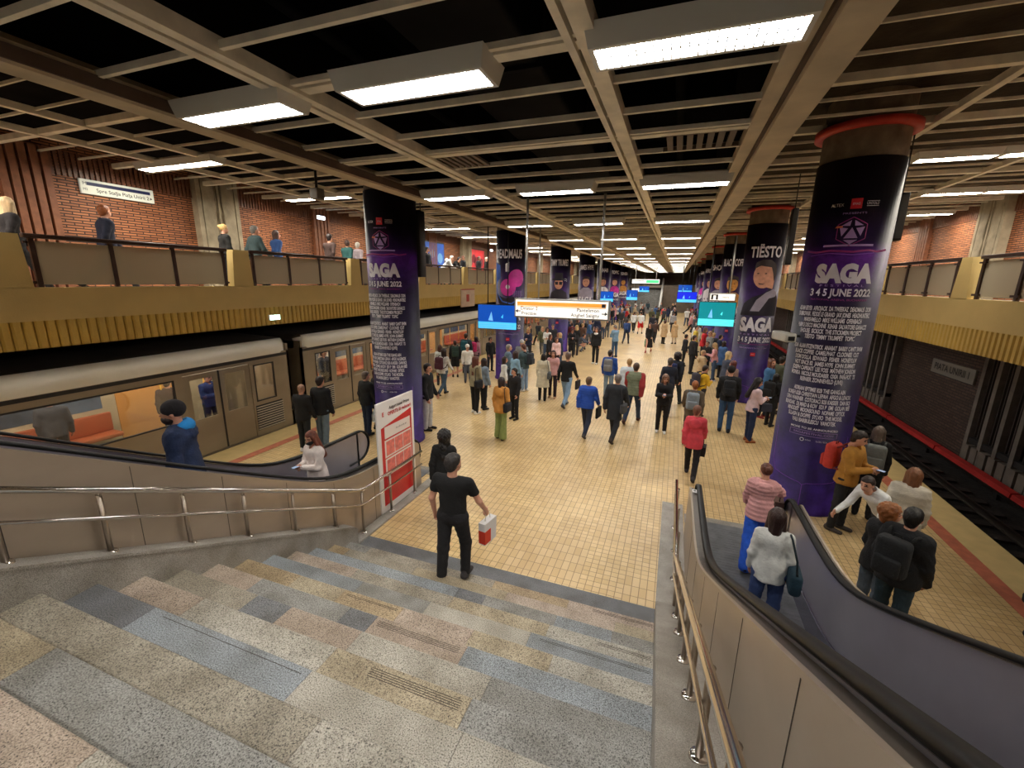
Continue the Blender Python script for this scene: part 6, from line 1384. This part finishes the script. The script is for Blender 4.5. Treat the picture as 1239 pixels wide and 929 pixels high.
    if k.get('mask'):
        part('face_mask', lambda X, Y, Z: (lambda x_, y_, z_: np.maximum(np.maximum(ell(x_, y_, z_, (0, .035, -.045), (.066, .082, .062)), z_+.018), .02-y_))(*Hd(X, Y, Z)), c-.2, c+.2, [cloth((24, 24, 28))], .012)
    # --- upper garment
    puff = st in ('puffer',); g = {'tshirt': .009, 'shirt': .016, 'sweater': .015, 'jacket': .026, 'parka': .038, 'puffer': .036, 'hooded': .034, 'coat': .042, 'coat2': .030, 'dress': .016}[st]
    if k.get('big'): g += .02
    hem = {'coat': .52, 'coat2': .62, 'dress': .34, 'hooded': .78, 'tshirt': .93}.get(st, .86)
    ph = rnd.uniform(0, 6)
    def ftop(X, Y, Z):
        x_, y_, z_ = T(X, Y, Z)
        d = torso(X, Y, Z, g)
        if hem < .8: d = smin(d, cap(x_, y_, z_, (0, 0, 1.0), (0, 0, hem-.1), w_hi+g-.0, w_hi+g+(.07 if st in ('coat', 'dress') else .02), 1.25), .05)
        elif st in ('hooded', 'jacket', 'parka', 'puffer', 'sweater'): d = smin(d, cap(x_, y_, z_, (0, 0, 1.05), (0, 0, hem-.02), w_hi+g-.01, w_hi+g+.012, 1.12), .04)
        d = np.maximum(d, hem-z_)
        wr = np.sin(z_*34+x_*14+ph)*np.sin(x_*22-y_*9+ph)*.004
        if puff: wr = np.abs(np.sin(z_*46))*.011-.006
        elif st == 'coat': wr = np.abs(np.sin(z_*30))*.008-.004
        a = arms(X, Y, Z, g*.8, sleeve)
        if st == 'tshirt':
            a = None
            for i in (0, 1):
                s_, e_ = np.array(up(J['sh', i])), np.array(up(J['el', i])); q = cap(X, Y, Z, s_, s_+(e_-s_)*.62, .066, .058); n_ = (e_-s_)/np.linalg.norm(e_-s_)
                q = np.maximum(q, ((X-s_[0])*n_[0]+(Y-s_[1])*n_[1]+(Z-s_[2])*n_[2])-.175); a = q if a is None else np.minimum(a, q)
        elif puff or st == 'coat' or k.get('wave', 1):
            fold = 0
            for i in (0, 1):
                pass
            a = a+np.sin((X+Y+Z)*70+ph)*.0025
        d = smin(d, a, .03)+wr
        nk = np.maximum(np.sqrt((x_)**2+(y_-.0)**2)-.060, 1.435-z_)
        d = np.maximum(d, -np.maximum(np.sqrt(x_**2+(y_-.012)**2)-.058, 1.42-z_))
        if st in ('jacket', 'parka', 'coat', 'coat2', 'shirt', 'puffer', 'hooded'):
            col_ = np.maximum(np.abs(np.sqrt(x_**2+(y_+.0)**2)-.072)-.010, np.abs(z_-1.475)-.032); col_ = np.maximum(col_, y_-.045); d = smin(d, col_, .015)
        if st in ('hooded', 'parka') or (puff and fem):
            d = smin(d, np.maximum(cap(x_, y_, z_, (-.05, -.125, 1.40), (.05, -.125, 1.40), .062, .062, 1.)-.01, -.0-(.0)), .02) if st != 'hooded' else smin(d, ell(x_, y_, z_, (-.0, -.15, 1.36), (.13, .07, .12)), .015)
        return d
    nm = {'tshirt': 't_shirt', 'shirt': 'shirt', 'sweater': 'sweater', 'coat': 'coat', 'coat2': 'coat', 'dress': 'dress'}.get(st, 'jacket')
    zl = max(0, dz+hem-.1) if pose not in ('lean', 'crouch') else .1
    to = part(nm, ftop, (-.62, ylo, zl), (.62, yhi, 1.72), [cloth(k['tc'])])
    if k.get('sleeve') and not far_:
        part('sleeve', lambda X, Y, Z: np.minimum(*[np.maximum(smin(cap(X, Y, Z, up(J['sh', i]), up(J['el', i]), .090, .080), cap(X, Y, Z, up(J['el', i]), up(J['wr', i]), .079, .060), .02), -(9)) for i in (0, 1)]), (-.62, ylo, .5), (.62, yhi, 1.5), [cloth(k['sleeve'])])
    if k.get('hood'):
        part('hood_lining', lambda X, Y, Z: (lambda x_, y_, z_: np.maximum(np.maximum(ell(x_, y_, z_, (0, -.06, 1.475), (.115, .10, .085)), -ell(x_, y_, z_, (0, .0, 1.53), (.085, .09, .10))), y_-.03))(*T(X, Y, Z)), (-.3, -.4, 1.2+dz), (.3, .3, 1.8), [cloth(k['hood'])], .013)
    if k.get('scarf'):
        part('scarf', lambda X, Y, Z: (lambda x_, y_, z_: np.sqrt((np.sqrt(x_**2+(y_-.01)**2)-.085)**2+((z_-1.44)*.8)**2)-.04)(*T(X, Y, Z)), (-.3, -.4, 1.2+dz), (.3, .3, 1.8), [cloth(k['scarf'])])
    # --- trousers
    bt = k['b']; gg, gk, ga = {'slim': (.012, .0, .006), 'wide': (.020, .012, .040), 'flared': (.014, .004, .055), 'shorts': (.024, .02, 0)}[bt]
    if not (st == 'dress'):
        def fleg(X, Y, Z):
            x_, y_, z_ = T(X, Y, Z); d = legs(X, Y, Z, gg, gk, ga)
            t_ = cap(x_, y_, z_, (-.055, 0, .95), (.055, 0, .95), .108+gg, .108+gg, 1.15); t_ = smin(t_, cap(x_, y_, z_, (0, 0, 1.0), (0, 0, 1.04), w_wa+.012, w_wa+.010, 1.35), .05)
            d = smin(d, t_, .04); d = np.maximum(d, z_-1.02); d = d+.003*np.sin(Z*60+ph)*np.sin(X*40)
            if bt == 'shorts':
                for i in (0, 1): pass
                d = np.maximum(d, .52+dz-Z)
            return np.maximum(d, .05-Z)
        part('shorts' if bt == 'shorts' else 'trousers', fleg, (-.34, ylo, 0), (.34, yhi, 1.12+dz), [cloth(k['bc'])])
    # --- shoes
    for i, s in ((0, -1), (1, 1)):
        an = np.array(up(J['ank', i])); fr = min(J['footrot', i], .6); cf, sf = math.cos(fr), math.sin(fr)
        def fsh(X, Y, Z):
            x_, y_, z_ = X-an[0], Y-an[1], Z-an[2]; y2 = y_*cf-z_*sf; z2 = z_*cf+y_*sf
            d = cap(x_, y2, z2, (0, -.045, -.040), (s*.008, .150, -.052), .042, .034); d = smin(d, cap(x_, y2, z2, (0, -.02, -.03), (0, -.015, .03), .044, .042), .03); return np.maximum(d, -.08-z2)
        part('shoe', fsh, an-np.array((.1, .16, .14)), an+np.array((.1, .26, .12)), [cloth(k['sc'])], min(h, .02), ('shoe', i)+key if key else None)
    # --- things carried
    bag = k.get('bag'); R_ = Matrix.Rotation(-math.radians(k['a']), 4, 'Z'); S_ = root.scale
    def wpos(p): v = Vector((p[0]*S_[0], p[1]*S_[1], p[2]*S_[2])); v = R_ @ v; return (x+v.x, y+v.y, z+v.z)
    if bag:
        kind, lab, bc = bag; m1 = cloth(bc, 'bag'); m2 = cloth(tuple(int(v*.6) for v in bc), 'bag')
        if kind == 'backpack':
            o = empty('backpack', wpos(up(tor((0, -.14-g, 1.02)))), -math.radians(k['a']), lab, 'backpack'); b_ = k.get('big', 0)
            m = MB(); m.rbox(-.15, .15, -.17, .0, .0, .44, .06); m.build('main_bag', m1, o)
            m = MB(); m.rbox(-.12, .12, -.215, -.15, .03, .24, .03); m.build('pocket', m1, o)
            for s in (-1, 1):
                m = MB(); m.tube([(s*.10, .0, .40), (s*.115, .07, .455), (s*.13, .17, .44), (s*.135, .245, .34), (s*.14, .24, .2), (s*.14, .12, .06), (s*.12, .0, .04)], .017, 6); m.build('strap', m2, o)
            m = MB(); m.tube([(-.04, -.05, .44), (-.03, -.05, .475), (.03, -.05, .475), (.04, -.05, .44)], .008, 6); m.build('grab_handle', m2, o)
        elif kind == 'shoulderbag':
            o = empty('shoulder_bag', wpos(up(tor((.24, -.08, .84)))), -math.radians(k['a']), lab, 'bag')
            m = MB(); m.rbox(-.06, .06, -.17, .15, 0, .25, .045); m.build('bag_body', m1, o)
            m = MB(); m.tube([(0, -.14, .22), (-.02, -.12, .40), (-.08, -.04, .60), (-.09, .03, .615), (-.04, .10, .50), (0, .12, .22)], .011, 6); m.build('strap', m2, o)
        else:
            wp = np.array(up(J['wr', 1]+J['fd', 1]*.08)); lx = wpos(wp)
            if kind == 'handbag':
                o = empty('handbag', (lx[0], lx[1], lx[2]-.36), -math.radians(k['a']), lab, 'handbag')
                m = MB(); m.prism([(-.15, 0), (.15, 0), (.13, .2), (-.13, .2)], 0, -.06, .06); m.build('bag_body', m1, o)
                m = MB(); m.tube([(0, -.1, .2), (0, -.07, .32), (0, 0, .37), (0, .07, .32), (0, .1, .2)], .009, 6); m.build('handle', m2, o)
            elif kind == 'shopping':
                o = empty('shopping_bag', (lx[0], lx[1], lx[2]-.40), -math.radians(k['a']+12), lab, 'shopping bag')
                m = MB(); m.prism([(-.13, 0), (.13, 0), (.14, .31), (-.14, .31)], 0, -.05, .05); m.build('bag_body', M('bag_white', (222, 220, 222), .6), o)
                m = MB(); m.prism([(-.133, .015), (.0, .015), (.0, .2), (-.137, .2)], 0, -.052, .052); m.build('red_print', M('bag_red', (206, 56, 34), .6), o)
                m = MB(); m.tube([(0, -.06, .31), (0, -.04, .41), (0, .04, .41), (0, .06, .31)], .005, 6); m.build('handle', M('bag_cord', (214, 206, 196), .7), o)
            elif kind == 'briefcase':
                o = empty('briefcase', (lx[0], lx[1], lx[2]-.36), -math.radians(k['a']), lab, 'briefcase')
                m = MB(); m.rbox(-.03, .03, -.17, .17, 0, .3, .02); m.build('case', m1, o); m = MB(); m.tube([(0, -.05, .3), (0, -.04, .345), (0, .04, .345), (0, .05, .3)], .008, 6); m.build('handle', m2, o)
            else:
                o = empty('carrier_bag', (lx[0], lx[1], lx[2]-.44), -math.radians(k['a']), lab, 'carrier bag'); q = 1.25 if k.get('bigbag') else 1.
                m = MB(); m.prism([(-.15*q, .02), (-.1, 0), (.1, 0), (.15*q, .02), (.16*q, .2), (.11, .34), (.02, .42), (-.02, .42), (-.11, .34), (-.16*q, .2)], 0, -.05, .05); m.build('bag_body', m1, o)
                m = MB(); m.tube([(0, -.02, .41), (0, 0, .45), (0, .02, .41)], .008, 6); m.build('handle', m1, o)
    if pose == 'phone' and not far_:
        a, b = np.array(up(J['wr', 0]+J['fd', 0]*.1)), np.array(up(J['wr', 1]+J['fd', 1]*.1)); c_ = (a+b)/2; w2 = wpos(c_)
        o = empty('phone', w2, -math.radians(k['a']), ' '.join(('phone in the hands of the '+l).split()[:16]).rstrip(','), 'phone')
        m = MB(); m.rbox(-.036, .036, -.05, .08, -.002, .008, .004); m.build('case', BLACK, o); m = MB(); m.box(-.032, .032, -.045, .075, .008, .0095); m.build('phone_screen', M('phone_glass', (60, 66, 80), .1, em=.3, emc=(180, 200, 230)), o)
    return root

for i, (x, y, z, H, k) in enumerate(PEOPLE):
    if z > 2: z = 3.72
    for cx in (-6.4, 2.6):                                  # keep clear of the columns
        for q in range(9):
            cy = 9+8*q; d = math.hypot(x-cx, y-cy)
            if d < .9: x, y = cx+(x-cx)*.92/d, cy+(y-cy)*.92/d
    person(x, y, z, H, k, i+11)
# red and white shopping bag in the hand of the man on the stairs: placed by his right hand below
# ---- distant crowd: every person a thing of its own, copies of five figures
CR = random.Random(5)
TOPS = [('black', (26, 26, 30)), ('charcoal', (54, 56, 62)), ('navy', (30, 38, 66)), ('grey', (110, 112, 116)), ('beige', (184, 164, 132)), ('white', (214, 214, 212)), ('red', (176, 44, 48)), ('blue', (62, 96, 146)), ('olive', (88, 90, 66)), ('pink', (206, 150, 156)), ('brown', (92, 66, 52))]
BOTS = [('black', (26, 26, 30)), ('blue', (58, 78, 108)), ('grey', (96, 98, 104)), ('dark', (40, 38, 42))]
protos = []
for i, (p, t_, hr) in enumerate((('stand', 'jacket', 'short'), ('stand', 'coat2', 'bob'), ('walk', 'jacket', 'short'), ('phone', 'sweater', 'bob'), ('walk', 'hooded', 'long'))):
    protos.append((p, t_, hr))
seen = set(); cnt = 0
def free(x, y):
    for (px, py) in taken:
        if math.hypot(px-x, py-y) < .55: return False
    for cx in (-6.4, 2.6):
        for q in range(9):
            if math.hypot(x-cx, y-9-8*q) < .95: return False
    return True
taken = [(p[0], p[1]) for p in PEOPLE]
ZONES = [(-7.6, -4.9, 20, 31, 20, 'in the crowd under the large sign'), (-7.8, -4.2, 31, 46, 22, 'in the distant left crowd'), (-7.5, -3.4, 46, 61, 20, 'in the farthest left crowd'),
         (1.0, 4.2, 19, 31, 17, 'x'), (.9, 4.2, 31, 50, 16, 'in the distant right crowd'), (-3.2, .2, 42, 60, 14, 'at the far end of the platform')]
ZONES[3] = ZONES[3][:5]+('crowding behind the second right column',)
for (x0, x1, y0, y1, n, where) in ZONES:
    for _ in range(n):
        for tr in range(30):
            x, y = CR.uniform(x0, x1), CR.uniform(y0, y1)
            if free(x, y): break
        taken.append((x, y)); p, tt, hr = CR.choice(protos)
        for tr in range(60):
            (cn, c), (bn, b) = CR.choice(TOPS), CR.choice(BOTS); hcn, hc_ = CR.choice([('dark', (40, 28, 26)), ('brown', (92, 58, 42)), ('fair', (180, 146, 100)), ('grey', (140, 134, 130))])
            l = '%s %s, %s trousers, %s hair: person %s' % (cn, {'jacket': 'jacket', 'coat2': 'coat', 'sweater': 'sweater', 'hooded': 'hoodie'}[tt], bn, hcn, where)
            if l not in seen: break
        seen.add(l)
        o = person(x, y, 0, CR.uniform(1.62, 1.84), dict(l=l, p=p, a=CR.choice((0, 10, 90, -90, 180, 170, 45, 200)), t=tt, tc=c, b='slim', bc=b, hair=hr, hc=hc_, sc=(40, 36, 38)), 5000+cnt)
        o['group'] = 'people '+where; cnt += 1
# passengers inside the train
for i, (x, y, p, c) in enumerate(((-11.1, 6.5, 'stand', (60, 40, 40)), (-10.9, 7.3, 'phone', (40, 60, 120)), (-11.6, 4.6, 'stand', (70, 74, 84)), (-11.0, 11.3, 'stand', (50, 50, 60)), (-11.6, 12.1, 'phone', (190, 180, 170)), (-11.2, 15.8, 'stand', (36, 50, 70)), (-11.4, 17.6, 'stand', (60, 60, 60)))):
    person(x, y, .01, 1.7, dict(l='passenger standing inside the train, %s from the near end' % ordn(i+1), p=p, a=90 if i % 2 else -60, t='jacket', tc=c, b='slim', bc=(36, 36, 44), hair='short', hc=(50, 36, 32), sc=(40, 36, 36)), 900+i)
